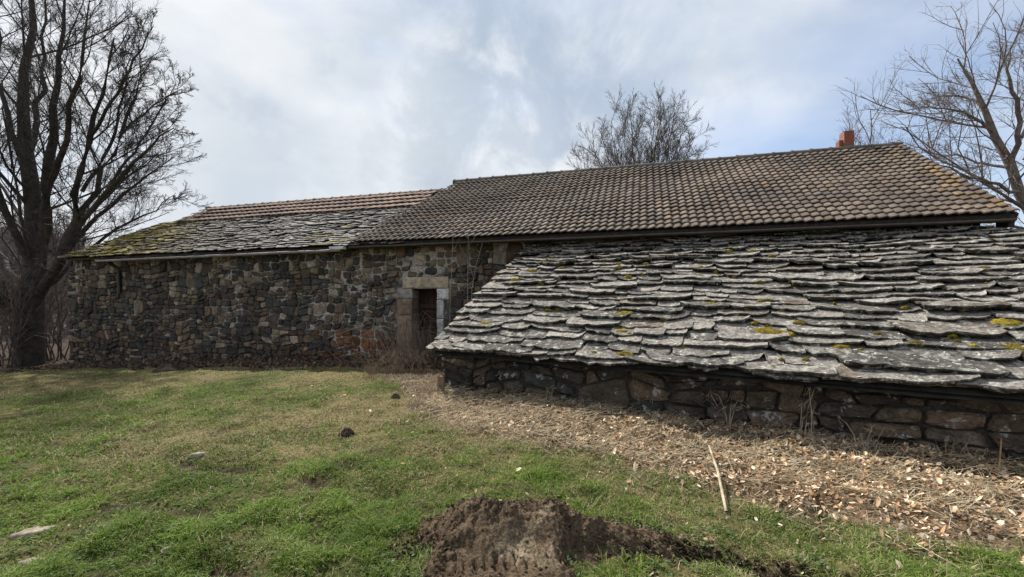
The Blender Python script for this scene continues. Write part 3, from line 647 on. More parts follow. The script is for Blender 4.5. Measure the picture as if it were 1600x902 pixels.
# ------------------------------------------------------------ trees
def grow(parents, prad, nch, lf, spread, rr, up, P, rng, t0=.25, curl=.25, minr=.0, tp=1.0):
    B, Pp, _ = parents.shape; tot = B * nch
    pi = np.repeat(np.arange(B), nch); tt = (np.tile(np.arange(nch), B) + rng.rand(tot)) / nch; tt = t0 + (1 - t0) * tt ** tp
    f = tt * (Pp - 1); i0 = np.clip(f.astype(int), 0, Pp - 2); fr = (f - i0)[:, None]
    p0 = parents[pi, i0] * (1 - fr) + parents[pi, i0 + 1] * fr; tan = parents[pi, i0 + 1] - parents[pi, i0]; tan /= np.linalg.norm(tan, axis=1, keepdims=True) + 1e-9
    pr = prad[pi, i0] * (1 - fr[:, 0]) + prad[pi, i0 + 1] * fr[:, 0]
    plen = np.linalg.norm(np.diff(parents, axis=1), axis=2).sum(1)[pi]
    ln = plen * lf * rng.uniform(.6, 1.3, tot) * (1.15 - .55 * tt)
    r = rng.randn(tot, 3); r -= (r * tan).sum(1, keepdims=True) * tan; r /= np.linalg.norm(r, axis=1, keepdims=True)
    an = np.radians(rng.uniform(spread[0], spread[1], tot))[:, None]; d = tan * np.cos(an) + r * np.sin(an)
    pts = [p0]; st = (ln / (P - 1))[:, None]
    for k in range(P - 1):
        d = d + rng.randn(tot, 3) * curl / 2 + np.array([0, 0, up]); d /= np.linalg.norm(d, axis=1, keepdims=True); pts.append(pts[-1] + d * st)
    pts = np.stack(pts, 1); r0 = np.minimum(pr * .85, np.maximum(ln * rr, minr)); rads = r0[:, None] * np.linspace(1, .35, P)[None]
    return pts, np.maximum(rads, minr)
def limb(px, rng):
    """resample a rough polyline [(x,y,z,r)] to 10 points with small kinks"""
    a = np.array(px, float); L = np.concatenate([[0], np.cumsum(np.linalg.norm(np.diff(a[:, :3], axis=0), axis=1))]); t = np.linspace(0, L[-1], 12)
    o = np.stack([np.interp(t, L, a[:, k]) for k in range(4)], -1)
    for _ in range(1): o[1:-1] = (o[:-2] + 2 * o[1:-1] + o[2:]) / 4
    o[1:-1, :3] += rng.randn(10, 3) * .035 * min(L[-1] / 5, 1.5); return o
def make_tree(name, loc, limbs, levels, label, cat, rng, col, group=None, thin=1.0):
    root = empty(name, loc); tag(root, label, cat, group); loc = np.array(loc)
    L = np.stack([limb([(*q_[:3], q_[3] * thin) for q_ in l], rng) for l in limbs]); pts, rr_ = L[..., :3], L[..., 3]
    mt = MB(); V, q = tubes(pts[:1], rr_[:1], 14)
    mt.add(V, q, col); 
    mt.build('trunk', m_bark, root, smooth=True)
    mb = MB()
    if len(limbs) > 1: V, q = tubes(pts[1:], rr_[1:], 9); mb.add(V, q, np.array(col))
    cur, cr_ = pts, rr_
    allp = [(cur, cr_)]
    for k, (nch, lf, spread, r_, up, P, t0, curl, minr) in enumerate(levels):
        cur, cr_ = grow(cur, cr_, nch, lf, spread, r_, up, P, rng, t0, curl, minr)
        V, q = tubes(cur, cr_, 6 if k == 0 else (4 if k == 1 else 3)); mb.add(V, q, np.array(col) * (1 + .1 * k))
    mb.build('crown', m_bark, root, smooth=True)
    return root
rng = np.random.RandomState(31)
# big bare tree by the barn corner; limb points are (x, y, z, radius) from its base
def tp(px, py, dy=0, r=.1, base=(-16.2, 15.0), zc=1.6):
    y = base[1] + dy; return ((px - 800) / 700 * y - base[0], dy, (475 - py) / 700 * y + zc + .45, r)
TB = (-16.2, 15.0, -.45)
extra_limbs = True
limbs = [
 [tp(44, 585, 0, .62), tp(47, 545, 0, .50), tp(50, 480, 0, .47), tp(58, 430, 0, .45), tp(56, 370, 0, .40), tp(50, 290, .1, .34), tp(42, 200, .2, .26), tp(38, 110, .2, .19), tp(46, 30, .1, .13), tp(50, -80, 0, .07), tp(48, -170, 0, .02)],
 [tp(60, 400, 0, .26), tp(74, 340, -.3, .25), tp(76, 270, -.6, .22), tp(84, 200, -.9, .17), tp(88, 140, -1.1, .12), tp(96, 60, -1.2, .08), tp(104, -40, -1.3, .03)],
 [tp(58, 465, 0, .25), tp(86, 415, -.4, .22), tp(118, 360, -.7, .19), tp(128, 290, -1, .15), tp(140, 215, -1.2, .12), tp(166, 130, -1.4, .07), tp(178, 60, -1.5, .03)],
 [tp(88, 412, -.4, .17), tp(130, 350, .2, .15), tp(150, 290, .5, .12), tp(185, 215, .8, .09), tp(214, 150, 1, .06), tp(236, 95, 1, .02)],
 [tp(120, 358, -.7, .12), tp(165, 300, -.9, .11), tp(205, 260, -1.2, .08), tp(240, 225, -1.5, .05), tp(272, 200, -1.6, .02)],
 [tp(66, 440, .2, .15), tp(110, 390, .8, .13), tp(165, 330, 1.2, .1), tp(215, 285, 1.4, .06), tp(272, 245, 1.5, .02)],
 [tp(62, 455, 0, .12), tp(108, 418, .6, .1), tp(160, 372, 1.0, .08), tp(215, 345, 1.2, .055), tp(245, 325, 1.2, .03), tp(272, 305, 1, .015)],
 [tp(54, 420, 0, .2), tp(20, 360, -.6, .17), tp(-6, 290, -1, .13), tp(-30, 180, -1.2, .08), tp(-50, 80, -1, .03)],
 [tp(50, 300, .1, .2), tp(28, 240, .8, .16), tp(8, 170, 1.2, .12), tp(-4, 90, 1.4, .08), tp(0, 0, 1.4, .03)],
 [tp(54, 455, 0, .2), tp(16, 420, .6, .16), tp(-20, 380, 1.2, .12), tp(-90, 310, 1.6, .07), tp(-160, 240, 1.8, .02)],
 [tp(45, 240, .2, .16), tp(62, 180, 1, .13), tp(72, 110, 1.5, .09), tp(70, 40, 1.6, .06), tp(76, -60, 1.6, .02)],
 [tp(76, 290, -.6, .14), tp(104, 230, -1.6, .12), tp(112, 160, -2.2, .09), tp(130, 80, -2.4, .06), tp(140, 0, -2.4, .02)],
 [tp(50, 510, 0, .1), tp(20, 470, -.5, .07), tp(-30, 440, -.8, .03)],
 [tp(128, 300, -1, .09), tp(170, 230, -.6, .07), tp(190, 160, -.4, .05), tp(204, 90, -.3, .02)],
 [tp(140, 215, -1.2, .08), tp(180, 150, -1.8, .06), tp(215, 90, -2.2, .04), tp(240, 40, -2.4, .015)],
 [tp(165, 300, -.9, .07), tp(210, 235, -.2, .055), tp(250, 175, .2, .04), tp(275, 130, .4, .015)],
 [tp(185, 215, .8, .06), tp(220, 180, 1.4, .045), tp(260, 150, 1.8, .03), tp(285, 140, 2, .012)],
]
for l in limbs:
    for i, q_ in enumerate(l): l[i] = (*q_[:3], q_[3] * (.68 if l is limbs[0] and i < 4 else .64))
lv = [(14, .31, (25, 60), .010, .06, 8, .12, .18, .009), (7, .46, (24, 55), .009, .04, 7, .12, .20, .006), (6, .52, (20, 48), .008, .02, 5, .12, .22, .0042), (4, .62, (18, 42), .008, .01, 4, .12, .2, .003)]
make_tree('bare_tree', TB, limbs, lv, 'huge bare many-limbed tree with dark trunk at the left end of the barn', 'tree', rng, (.052, .045, .040))
# trees behind the barn
def lim_gen(h, spread, n, r, rng, lean=(0, 0)):
    L = [[(0, 0, 0, r), (lean[0] * .3, lean[1] * .3, h * .3, r * .85), (lean[0] * .6, lean[1] * .6, h * .6, r * .55), (lean[0], lean[1], h, .02)]]
    for k in range(n):
        z = h * rng.uniform(.12, .45); a = k * 2.4 + rng.uniform(-.3, .3); s = spread * rng.uniform(.6, 1.0); f = z / h
        x0, y0 = lean[0] * f, lean[1] * f
        L.append([(x0, y0, z, r * .5), (x0 + math.cos(a) * s * .45, y0 + math.sin(a) * s * .45, z + h * .17, r * .38), (x0 + math.cos(a) * s * .8, y0 + math.sin(a) * s * .8, z + h * .35, r * .22), (x0 + math.cos(a) * s, y0 + math.sin(a) * s, min(z + h * .52, h * .98), .02)])
    return L
lv2 = [(11, .40, (22, 50), .013, .10, 6, .2, .22, .012), (7, .46, (22, 50), .012, .10, 5, .15, .28, .009), (5, .5, (20, 50), .012, .08, 4, .15, .3, .007)]
r_ = np.random.RandomState(41)
CB = (7.0, 24.0, -.3)
def cp(px, py, dy=0, r=.1):
    y = CB[1] + dy; return ((px - 800) / 700 * y - CB[0], dy, (475 - py) / 700 * y + 1.9, r)
cl = [[cp(1004, 530, 0, .24), cp(1004, 470, 0, .22), cp(1005, 400, 0, .16), cp(1007, 330, 0, .10), cp(1006, 280, 0, .06), cp(1008, 235, 0, .015)]]
for k, (px, py) in enumerate(((912, 246), (922, 222), (938, 205), (955, 188), (972, 178), (985, 166), (1022, 172), (1038, 166), (1056, 172), (1074, 190), (1086, 212), (1092, 240), (1045, 185), (960, 215), (1064, 225), (990, 200), (1030, 200), (932, 236))):
    dy = r_.uniform(-3, 3) * (1 - abs(px - 1002) / 140); sx_ = 1004 + (px - 1004) * .22; sy_ = 420 - 120 * r_.rand()
    cl.append([cp(sx_ * .3 + 1004 * .7, sy_, dy * .05, .085), cp(1004 + (px - 1004) * .55 + r_.uniform(-5, 5), sy_ * .55 + py * .45, dy * .45, .055), cp(1004 + (px - 1004) * .85 + r_.uniform(-5, 5), sy_ * .25 + py * .75, dy * .8, .03), cp(px, py, dy, .012)])
make_tree('bare_tree', CB, cl, [(13, .33, (25, 60), .008, .07, 7, .25, .2, .008), (9, .46, (22, 52), .009, .07, 5, .12, .26, .006), (6, .5, (20, 50), .009, .05, 4, .12, .28, .0045)], 'rounded bare tree rising behind the middle of the barn ridge', 'tree', r_, (.115, .098, .088), thin=.75)
r_ = np.random.RandomState(42)
make_tree('bare_tree', (21.6, 27, -.3), lim_gen(13.6, 1.7, 12, .10, r_), [(12, .34, (18, 42), .009, .05, 6, .25, .2, .007), (6, .45, (20, 45), .009, .0, 5, .2, .25, .006), (4, .5, (20, 45), .009, -.04, 4, .15, .3, .005)], 'thin pale bare tree right of the chimney behind the ridge', 'tree', r_, (.17, .14, .125))
r_ = np.random.RandomState(43)
RB = (23.2, 18.0, -.3)
def rp(px, py, dy=0, r=.1):
    y = RB[1] + dy; return ((px - 800) / 700 * y - RB[0], dy, (475 - py) / 700 * y + 1.6 + .3, r)
rl = [
 [rp(1702, 560, 0, .34), rp(1660, 450, 0, .33), rp(1612, 330, 0, .30), rp(1580, 262, 0, .25), rp(1556, 200, 0, .2), rp(1536, 160, .2, .15), rp(1512, 120, .3, .1), rp(1496, 92, .3, .04)],
 [rp(1578, 262, 0, .17), rp(1596, 215, -.5, .14), rp(1592, 160, -.8, .12), rp(1574, 120, -1, .08), rp(1578, 75, -1, .03)],
 [rp(1550, 205, 0, .1), rp(1515, 180, -.6, .08), rp(1478, 168, -1, .05), rp(1418, 172, -1.3, .02)],
 [rp(1540, 170, .2, .08), rp(1510, 150, 1, .06), rp(1470, 150, 1.3, .04), rp(1440, 158, 1.4, .02)],
 [rp(1590, 300, 0, .11), rp(1548, 288, -.8, .09), rp(1505, 268, -1.3, .06), rp(1470, 262, -1.6, .05), rp(1430, 240, -1.8, .02)],
 [rp(1575, 262, 0, .1), rp(1530, 255, .8, .07), rp(1490, 240, 1.4, .04), rp(1450, 250, 1.6, .02)],
 [rp(1600, 320, 0, .1), rp(1560, 310, .8, .07), rp(1510, 330, 1.2, .05), rp(1480, 350, 1.5, .02)],
 [rp(1640, 420, 0, .12), rp(1600, 360, -1, .1), rp(1565, 345, -1.4, .06), rp(1530, 330, -1.8, .02)],
 [rp(1600, 250, -.3, .12), rp(1640, 200, -.8, .1), rp(1660, 120, -1, .06), rp(1680, 50, -1, .02)],
 [rp(1596, 215, -.5, .09), rp(1620, 160, 0, .07), rp(1618, 100, .2, .05), rp(1610, 50, .3, .02)],
]
make_tree('bare_tree', RB, rl, [(15, .40, (22, 58), .009, .05, 7, .12, .2, .008), (8, .46, (22, 52), .011, .05, 5, .12, .25, .006), (6, .52, (22, 50), .010, .03, 4, .12, .28, .004)], 'large bare tree leaning in at the right edge behind the roof', 'tree', r_, (.17, .14, .125), thin=.62)
mb = MB(); r_ = np.random.RandomState(55); L = []
for _ in range(420):
    y = r_.uniform(30, 75); x = (r_.uniform(-120, 130) - 800) / 700 * y; z = -.9 + 21 * ((y - 27) / 120) ** .9 * .8; h = r_.uniform(4, 8); a, b = r_.randn(2) * .4
    L.append([(x, y, z - 1.5, .10), (x + a * .3, y, z + h * .3, .08), (x + a * .7, y, z + h * .7, .05), (x + a, y + b, z + h, .02)])
Lp = np.stack([limb(l, r_) for l in L]); V, q = tubes(Lp[..., :3], Lp[..., 3], 4); mb.add(V, q, (.13, .11, .10)); cur, c2 = Lp[..., :3], Lp[..., 3]
for nn in (10, 5): cur, c2 = grow(cur, c2, nn, .35, (20, 50), .01, .05, 4, r_, .2, .25, .014); V, q = tubes(cur, c2, 3); mb.add(V, q, (.16, .13, .12))
tag(mb.build('bare_wood', m_bark), 'bare grey-brown wood on the slope behind the big tree', 'wood', kind='stuff')
# shrubs and saplings at the foot of the big tree
for k, (px, y, h, lab) in enumerate(((-30, 16, 4.2, 'bare shrub at the very left edge'), (62, 19, 4.5, 'bare shrub far behind the big trunk'), (8, 14.2, 3.2, 'tangled bare shrub left of the big tree trunk'), (84, 16.5, 3.4, 'bare shrub between the big trunk and the barn corner'), (28, 18, 5.0, 'tall thin bare thicket behind the big tree trunk'))):
    r_ = np.random.RandomState(60 + k); x = (px - 800) / 700 * y; z0 = float(gz(x, y, False)); L = []
    for i in range(11):
        a = r_.uniform(0, 6.28); s = h * r_.uniform(.12, .42); hh = h * r_.uniform(.6, 1); b = r_.uniform(-.35, .35, 2)
        L.append([(b[0], b[1], -.1, .03), (b[0] + math.cos(a) * s * .3, b[1] + math.sin(a) * s * .3, hh * .45, .022), (b[0] + math.cos(a) * s, b[1] + math.sin(a) * s, hh, .006)])
    Lp = np.stack([limb(l, r_) for l in L]); mb = MB(); V, q = tubes(Lp[..., :3], Lp[..., 3], 4); mb.add(V + np.array([0, 0, 0]), q, (.11, .085, .07))
    cur, c2 = Lp[..., :3], Lp[..., 3]
    for nn in (9, 6): 
        cur, c2 = grow(cur, c2, nn, .35, (20, 55), .01, .05, 4, r_, .15, .3, .004); V, q = tubes(cur, c2, 3); mb.add(V, q, (.13, .10, .085))
    o = mb.build('bare_shrub', m_bark); o.location = (x, y, z0); tag(o, lab, 'shrub', 'bare shrubs round the big tree')

def heap_h(x, y):
    x = np.asarray(x, float); y = np.asarray(y, float)
    hc = np.interp(x, [-.66, -.56, -.42, -.26, -.10, .10, .28, .36, .55, .75, .95, 1.15], [0, .11, .20, .265, .255, .23, .24, .215, .18, .145, .10, .0])
    t = y - (3.05 - .10 * x + .02 * np.sin(x * 9)); back = np.exp(-(np.clip(t, 0, 9) / .13) ** 2)
    wide = sm(.40, .25, x) * sm(-.62, -.34, x)
    fr = np.exp(-(np.clip(-t - .02, 0, 9) / lerp(.15, .30, wide)) ** 2)
    h = hc * np.where(t > 0, back, fr)
    bowl = wide * .085 * sm(1.6, 2.1, y) * (t < 0) * sm(0, -.1, t) * (1 + .8 * sm(.16, .30, x))
    return np.maximum(h, bowl)
# ------------------------------------------------------------ grass
def blades(n, fx, fy, hgt, wid, colf, rng, lean=.5):
    z = gz(fx, fy); a = rng.uniform(0, 2 * math.pi, n); b = rng.uniform(0, 2 * math.pi, n)
    l = hgt * lean * rng.uniform(.2, 1.6, n)
    wx, wy = np.cos(a) * wid / 2, np.sin(a) * wid / 2; lx, ly = np.cos(b) * l, np.sin(b) * l; z = z - .006
    v0 = np.stack([fx - wx, fy - wy, z], -1); v1 = np.stack([fx + wx, fy + wy, z], -1)
    m0 = np.stack([fx - wx * .75 + lx * .4, fy - wy * .75 + ly * .4, z + hgt * .6], -1); m1 = np.stack([fx + wx * .75 + lx * .4, fy + wy * .75 + ly * .4, z + hgt * .6], -1)
    tip = np.stack([fx + lx, fy + ly, z + hgt * rng.uniform(.6, 1.05, n)], -1)
    V = np.stack([v0, v1, m1, m0, tip], 1).reshape(-1, 3); k = np.arange(n) * 5
    c = np.repeat(colf, 5, axis=0)
    m = MB(); m.add(V, np.stack([k, k + 1, k + 2, k + 3], -1), c); m.addf(np.stack([k + 3, k + 2, k + 4], -1)); return m
rng = np.random.RandomState(77)
NG = 640000
dd = (rng.uniform(2.1 ** -.35, 14.2 ** -.35, NG)) ** (-1 / .35); xx = rng.uniform(-1.28, 1.28, NG) * dd; yy = dd
xx = np.clip(xx, -18, 9)
li = litter(xx, yy); so_ = soilness(xx, yy); bn = barn_n(xx, yy); sdist = shed_d(xx, yy)
heapd = np.where(heap_h(xx, yy) > .02, 0, 2)
pk = (1 - sm(-.15, .25, li)) * (1 - .93 * so_) * (bn < -.5) * (heapd > .9)
pk *= .10 + .90 * sm(.34, .56, fbm(xx * 7, yy * 7, 55))
keep = rng.rand(NG) < pk; xx, yy = xx[keep], yy[keep]; n = len(xx); dist = np.hypot(xx, yy)
tuft = sm(.45, .75, fbm(xx * 3.2, yy * 3.2, 57))
hgt = (.016 + .026 * rng.rand(n) + .07 * tuft * rng.rand(n)) * (1 - .35 * sm(6, 11, dist)); wid = np.clip(.0022 * dist * .5 + .0028, .003, .014) * rng.uniform(.6, 1.3, n)
dr_ = dryness(xx, yy) + .18 * sm(-.9, 0, litter(xx, yy)); isdry = rng.rand(n) < np.clip(dr_ * 1.0 - .05, .05, .9)
gcolr = lerp(np.array([.085, .155, .022]), np.array([.21, .275, .06]), rng.rand(n, 1)); gcolr = gcolr * lerp(.55, 1.5, fbm(xx * 2.6, yy * 2.6, 58))[:, None]
dcol = lerp(np.array([.22, .18, .08]), np.array([.52, .45, .29]), rng.rand(n, 1)); c = np.where(isdry[:, None], dcol, gcolr); hgt = np.where(isdry, hgt * .7, hgt)
tag(blades(n, xx, yy, hgt, wid, c, rng, 1.1).build('grass', m_blade), 'short patchy green and straw-coloured grass in front of the barn', 'grass', kind='stuff')
NT = 26000; xa = rng.uniform(-1.25, 1.25, NT) * 1.0; da = rng.uniform(2.2 ** -.4, 11 ** -.4, NT) ** (-1 / .4); xa = xa * da; ya = da
tk = (fbm(xa * 5, ya * 5, 95) > .60) & (litter(xa, ya) < .3) & (barn_n(xa, ya) < -.7) & (heap_h(xa, ya) < .05); xa, ya = xa[tk], ya[tk]; n = len(xa)
c = np.where(rng.rand(n, 1) < .25, np.array([[.42, .36, .2]]), lerp(np.array([.07, .14, .02]), np.array([.19, .26, .06]), rng.rand(n, 1)))
tag(blades(n, xa, ya, rng.uniform(.05, .11, n), np.clip(.0012 * da[tk] + .002, .003, .01), c, rng, .7).build('grass_tufts', m_blade), 'longer tufts of grass standing out of the short lawn', 'grass', kind='stuff')
# dry straw along the shed and near the doorway
NS = 110000; ts = rng.rand(NS); xs_ = rng.uniform(-5.5, 6, NS); ys_ = rng.uniform(2, 10.6, NS); li = litter(xs_, ys_)
ok = (li > -.25 + .3 * rng.rand(NS)) & (shed_d(xs_, ys_) < .12) & (barn_n(xs_, ys_) < -.55) | ((xs_ < -1.0) & (li > 0) & (barn_n(xs_, ys_) < -.4) & (shed_d(xs_, ys_) > 0) & (xs_ < -1.35 + (ys_ - 7.3) * .5))
xs_, ys_ = xs_[ok], ys_[ok]; n = len(xs_); c = lerp(np.array([.22, .165, .10]), np.array([.62, .52, .36]), rng.rand(n, 1) ** 1.2)
tag(blades(n, xs_, ys_, rng.uniform(.015, .06, n), rng.uniform(.004, .009, n), c, rng, 2.6).build('dry_grass', m_blade), 'pale dead grass matted between lawn and walls', 'dry grass', kind='stuff')

def leaves(n, x, y, sz, col, rng, zoff, tilt=.5):
    z = gz(x, y) + zoff; k = 7; u = np.linspace(-1, 1, 4); V = []
    a = rng.uniform(0, 6.28, n); tx_, ty_ = rng.randn(n) * tilt, rng.randn(n) * tilt; cu = rng.uniform(-.5, .9, n)
    shape = [(-1, 0), (-.45, -.42), (.35, -.45), (1, 0), (.35, .45), (-.45, .42), (0, 0)]
    for (p, q_) in shape:
        lx, ly = p * sz, q_ * sz * rng.uniform(.8, 1.3, n); lz = cu * sz * (q_ * q_ * 2.2 + p * p * .4) + rng.uniform(-.1, .1, n) * sz
        gx_ = np.cos(a) * lx - np.sin(a) * ly; gy_ = np.sin(a) * lx + np.cos(a) * ly
        V.append(np.stack([x + gx_, y + gy_, z + lz + gx_ * tx_ + gy_ * ty_], -1))
    V = np.stack(V, 1).reshape(-1, 3); b = np.arange(n)[:, None] * k
    F = np.concatenate([b + np.array([[i, (i + 1) % 6, 6]]) for i in range(6)])
    return MB().add(V, F, np.repeat(col, k, axis=0))
NLV = 95000; lx = rng.uniform(-3.5, 7.2, NLV); ly = rng.uniform(1.8, 9.4, NLV); li = litter(lx, ly); sdn = shed_d(lx, ly)
dens = sm(-1.4, 1.6, lx) * .95 + .05
ok = (sdn < .15) & (rng.rand(NLV) < sm(-.15, .45, li) * dens + .010 * (li > -1.5)); lx, ly, sdn = lx[ok], ly[ok], sdn[ok]; n = len(lx)
pal = np.array([(.36, .26, .17), (.50, .41, .30), (.25, .165, .10), (.33, .20, .11), (.13, .085, .055), (.62, .55, .45)]); c = pal[rng.choice(6, n, p=[.24, .26, .15, .12, .09, .14])] * rng.uniform(.75, 1.5, (n, 1))
mound = .07 * sm(.1, .9, litter(lx, ly)) * sm(.3, .7, fbm(lx * 3, ly * 3, 83)); sel = rng.rand(n) < .5 + .5 * sm(.36, .56, fbm(lx * 4, ly * 4, 84)); lx, ly, c, mound = lx[sel], ly[sel], c[sel], mound[sel]; n = len(lx)
tag(leaves(n, lx, ly, (.008 + .024 * rng.rand(n) ** 1.6), c * np.array([1.0, .93, .85]) * lerp(.5, 1.25, sm(.3, .65, fbm(lx * 5, ly * 5, 99)))[:, None], rng, .012 + mound * rng.rand(n) + rng.rand(n) * .03).build('leaf_litter', m_leaf), 'drift of brown fallen leaves along the foot of the lean-to wall', 'fallen leaves', kind='stuff')
NW = 2600; lx = rng.uniform(-1.25, 1.25, NW); ly = rng.uniform(2.1 ** -.3, 11 ** -.3, NW) ** (-1 / .3); lx = lx * ly; ok = (litter(lx, ly) < .1) & (fbm(lx * 1.7, ly * 1.7, 91) > .5); lx, ly = lx[ok], ly[ok]; n = len(lx)
kx, ky = np.repeat(lx, 5) + rng.randn(n * 5) * .022, np.repeat(ly, 5) + rng.randn(n * 5) * .022
tag(leaves(n * 5, kx, ky, rng.uniform(.009, .017, n * 5), lerp(np.array([.06, .12, .03]), np.array([.16, .21, .10]), rng.rand(n * 5, 1)), rng, .018, .35).build('lawn_weeds', m_blade), 'small round-leaved weeds scattered in the lawn', 'weeds', kind='stuff')
NW = 900; lx = rng.uniform(-1.25, 1.25, NW); ly = rng.uniform(2.1 ** -.3, 11 ** -.3, NW) ** (-1 / .3); lx = lx * ly; ok = litter(lx, ly) < 0; lx, ly = lx[ok], ly[ok]; n = len(lx)
tag(leaves(n, lx, ly, rng.uniform(.008, .020, n), pal[rng.choice(5, n)] * .7, rng, .02, .5).build('stray_leaves', m_leaf), 'stray dead leaves lying here and there on the lawn', 'fallen leaves', kind='stuff')
# dark debris at the foot of the barn wall
NLV = 16000; s_ = rng.uniform(-23, -9.5, NLV); nn_ = rng.uniform(-1.1, .3, NLV); lx = OX + s_ * DX + nn_ * NX; ly = OY + s_ * DY + nn_ * NY
c = np.array([(.10, .07, .05)]) * rng.uniform(.4, 2.2, (NLV, 1)); tag(leaves(NLV, lx, ly, rng.uniform(.02, .06, NLV), c, rng, .01 + rng.rand(NLV) * .06 * sm(-.6, .3, nn_), .8).build('wall_debris', m_leaf), 'dark rotting leaves and twigs along the foot of the barn wall', 'debris', kind='stuff')

# ------------------------------------------------------------ soil heap, trench clods, molehills
xs = np.arange(-.95, 1.25, .0075); ys = np.arange(1.75, 3.4, .0075); A, B = np.meshgrid(xs, ys); wx = A + (fbm(A * 6, B * 6, 1) - .5) * .16; wy = B + (fbm(A * 6, B * 6, 2) - .5) * .16
H = heap_h(wx, wy); mask = sm(.01, .07, H)
rg = np.abs(fbm(A * 16, B * 16, 4, 4) - .5) * 2
smo = 1 - .65 * sm(-.38, -.25, A) * sm(.34, .22, A) * sm(2.95, 2.8, B)
H2 = H + mask * smo * ((fbm(A * 9, B * 9, 3, 5) - .5) * .07 - rg * .03 + (fbm(A * 34, B * 34, 6, 3) - .5) * .045)
trk = np.exp(-((B - (2.66 + .03 * A)) / .06) ** 2) * (np.abs(A + .02) < .32)        # tyre tread marks pressed in the soil
H2 = H2 + trk * .022 * np.clip(np.sin(A * 2 * math.pi / .062 + B * 10) * 3, -1, 1) - trk * .012
Zh = gz(A, B) - .05 + np.where(H < .018, -.06, 0) + H2 + .035 * sm(.0, .05, H)
pale = sm(.45, .7, fbm(A * 5, B * 5, 12)) * np.exp(-((A - .12) / .3) ** 2 - ((B - 2.75) / .22) ** 2)
c = lerp(np.array([.125, .088, .058]), np.array([.34, .27, .19]), np.clip(pale * 1.2 * fbm(A * 25, B * 25, 15) * 1.6 + .15 * fbm(A * 20, B * 20, 14), 0, 1)[..., None])
ii = np.arange(A.size).reshape(A.shape); q = np.stack([ii[:-1, :-1], ii[:-1, 1:], ii[1:, 1:], ii[1:, :-1]], -1).reshape(-1, 4); q = q[(H.ravel()[q] > .012).all(1)]
hp = MB().add(np.stack([A, B, Zh], -1).reshape(-1, 3), q, c.reshape(-1, 3)).build('soil_heap', m_soil, smooth=True)
tag(hp, 'large dark heap of dug soil with tyre marks on the lawn', 'soil heap')
def clod(mb, x, y, z, r, rng, col):
    an = np.arange(7) * 2 * math.pi / 7; V = []
    for ph, rr in ((-.6, .75), (.1, 1), (.7, .65)):
        k = rr * r * rng.uniform(.45, 1.35, 7); V.append(np.stack([x + k * np.cos(an), y + k * np.sin(an), np.full(7, z + ph * r * .8) + rng.uniform(-.35, .35, 7) * r], -1))
    V = np.concatenate(V + [[[x, y, z + r * .6]]]); q = [(k * 7 + i, k * 7 + (i + 1) % 7, (k + 1) * 7 + (i + 1) % 7, (k + 1) * 7 + i) for k in range(2) for i in range(7)]
    mb.add(V, q, col); mb.addf([(14 + i, 14 + (i + 1) % 7, 21) for i in range(7)])
rng = np.random.RandomState(90); mb = MB(); tr_ = np.array(TRENCH)
for _ in range(2600):
    f = rng.rand() * (len(tr_) - 1); i = int(f); p = tr_[i] * (1 - f + i) + tr_[min(i + 1, len(tr_) - 1)] * (f - i); o = rng.randn() * .055; x = p[0] + o * .45 + rng.randn() * .01; y = p[1] + o * .9
    r = rng.uniform(.004, .02) * (1.4 - abs(o) * 3); clod(mb, x, y, float(gz(x, y)) + r * .4 , max(r, .003), rng, np.array([.062, .044, .032]) * rng.uniform(.5, 1.6))
tag(mb.build('clod_scatter', m_soil), 'crumbled soil lining the furrow right of the heap', 'soil clods', kind='stuff')
mb = MB()
for _ in range(1500):
    a = rng.uniform(0, 6.28); k = rng.uniform(.9, 1.25); x = .02 + math.cos(a) * .72 * k; y = 2.75 + math.sin(a) * .45 * k
    r = rng.uniform(.003, .014); clod(mb, x, y, float(gz(x, y)) + r * .5 + float(heap_h(x, y)) * .6, r, rng, np.array([.07, .05, .036]) * rng.uniform(.5, 1.6))
tag(mb.build('clod_scatter', m_soil), 'loose crumbs of soil strewn round the heap', 'soil clods', kind='stuff')
mb = MB()
for _ in range(7000):
    x = rng.uniform(-.7, 1.1); y = rng.uniform(2.0, 3.25); h = float(heap_h(x, y))
    if h < .03: continue
    if -.36 < x < .30 and y < 2.92 and rng.rand() < .8: continue
    i, j = int((y - ys[0]) / .0075), int((x - xs[0]) / .0075); r = .002 + .012 * rng.rand() ** 3
    clod(mb, x, y, float(Zh[i, j]) + r * .3, r, rng, np.array([.125, .088, .058]) * rng.uniform(.5, 1.9))
mb.build('soil_crumbs', m_soil, hp)
def gpt(px, py):
    """ground point under a pixel of the photo"""
    d = 3.
    for _ in range(60):
        x = (px - 800) / 700 * d; z = float(gz(x, d, False)); d = d * .5 + .5 * (1.6 - z) * 700 / (py - 475)
    return (px - 800) / 700 * d, d
MH = [(262, 580, .34, .09, 'largest molehill on the far lawn near the barn'), (182, 577, .22, .06, 'low molehill left of the largest far one'), (215, 579, .14, .04, 'small molehill between the two larger far ones'), (22, 582, .2, .06, 'molehill near the foot of the big tree'), (518, 566, .13, .05, 'molehill near the barn wall left of the doorway'), (541, 678, .10, .035, 'small dark molehill in the middle of the lawn'), (618, 622, .08, .035, 'small molehill beside the dry grass strip'), (700, 872, .06, .04, 'soil lump left of the dug heap')]
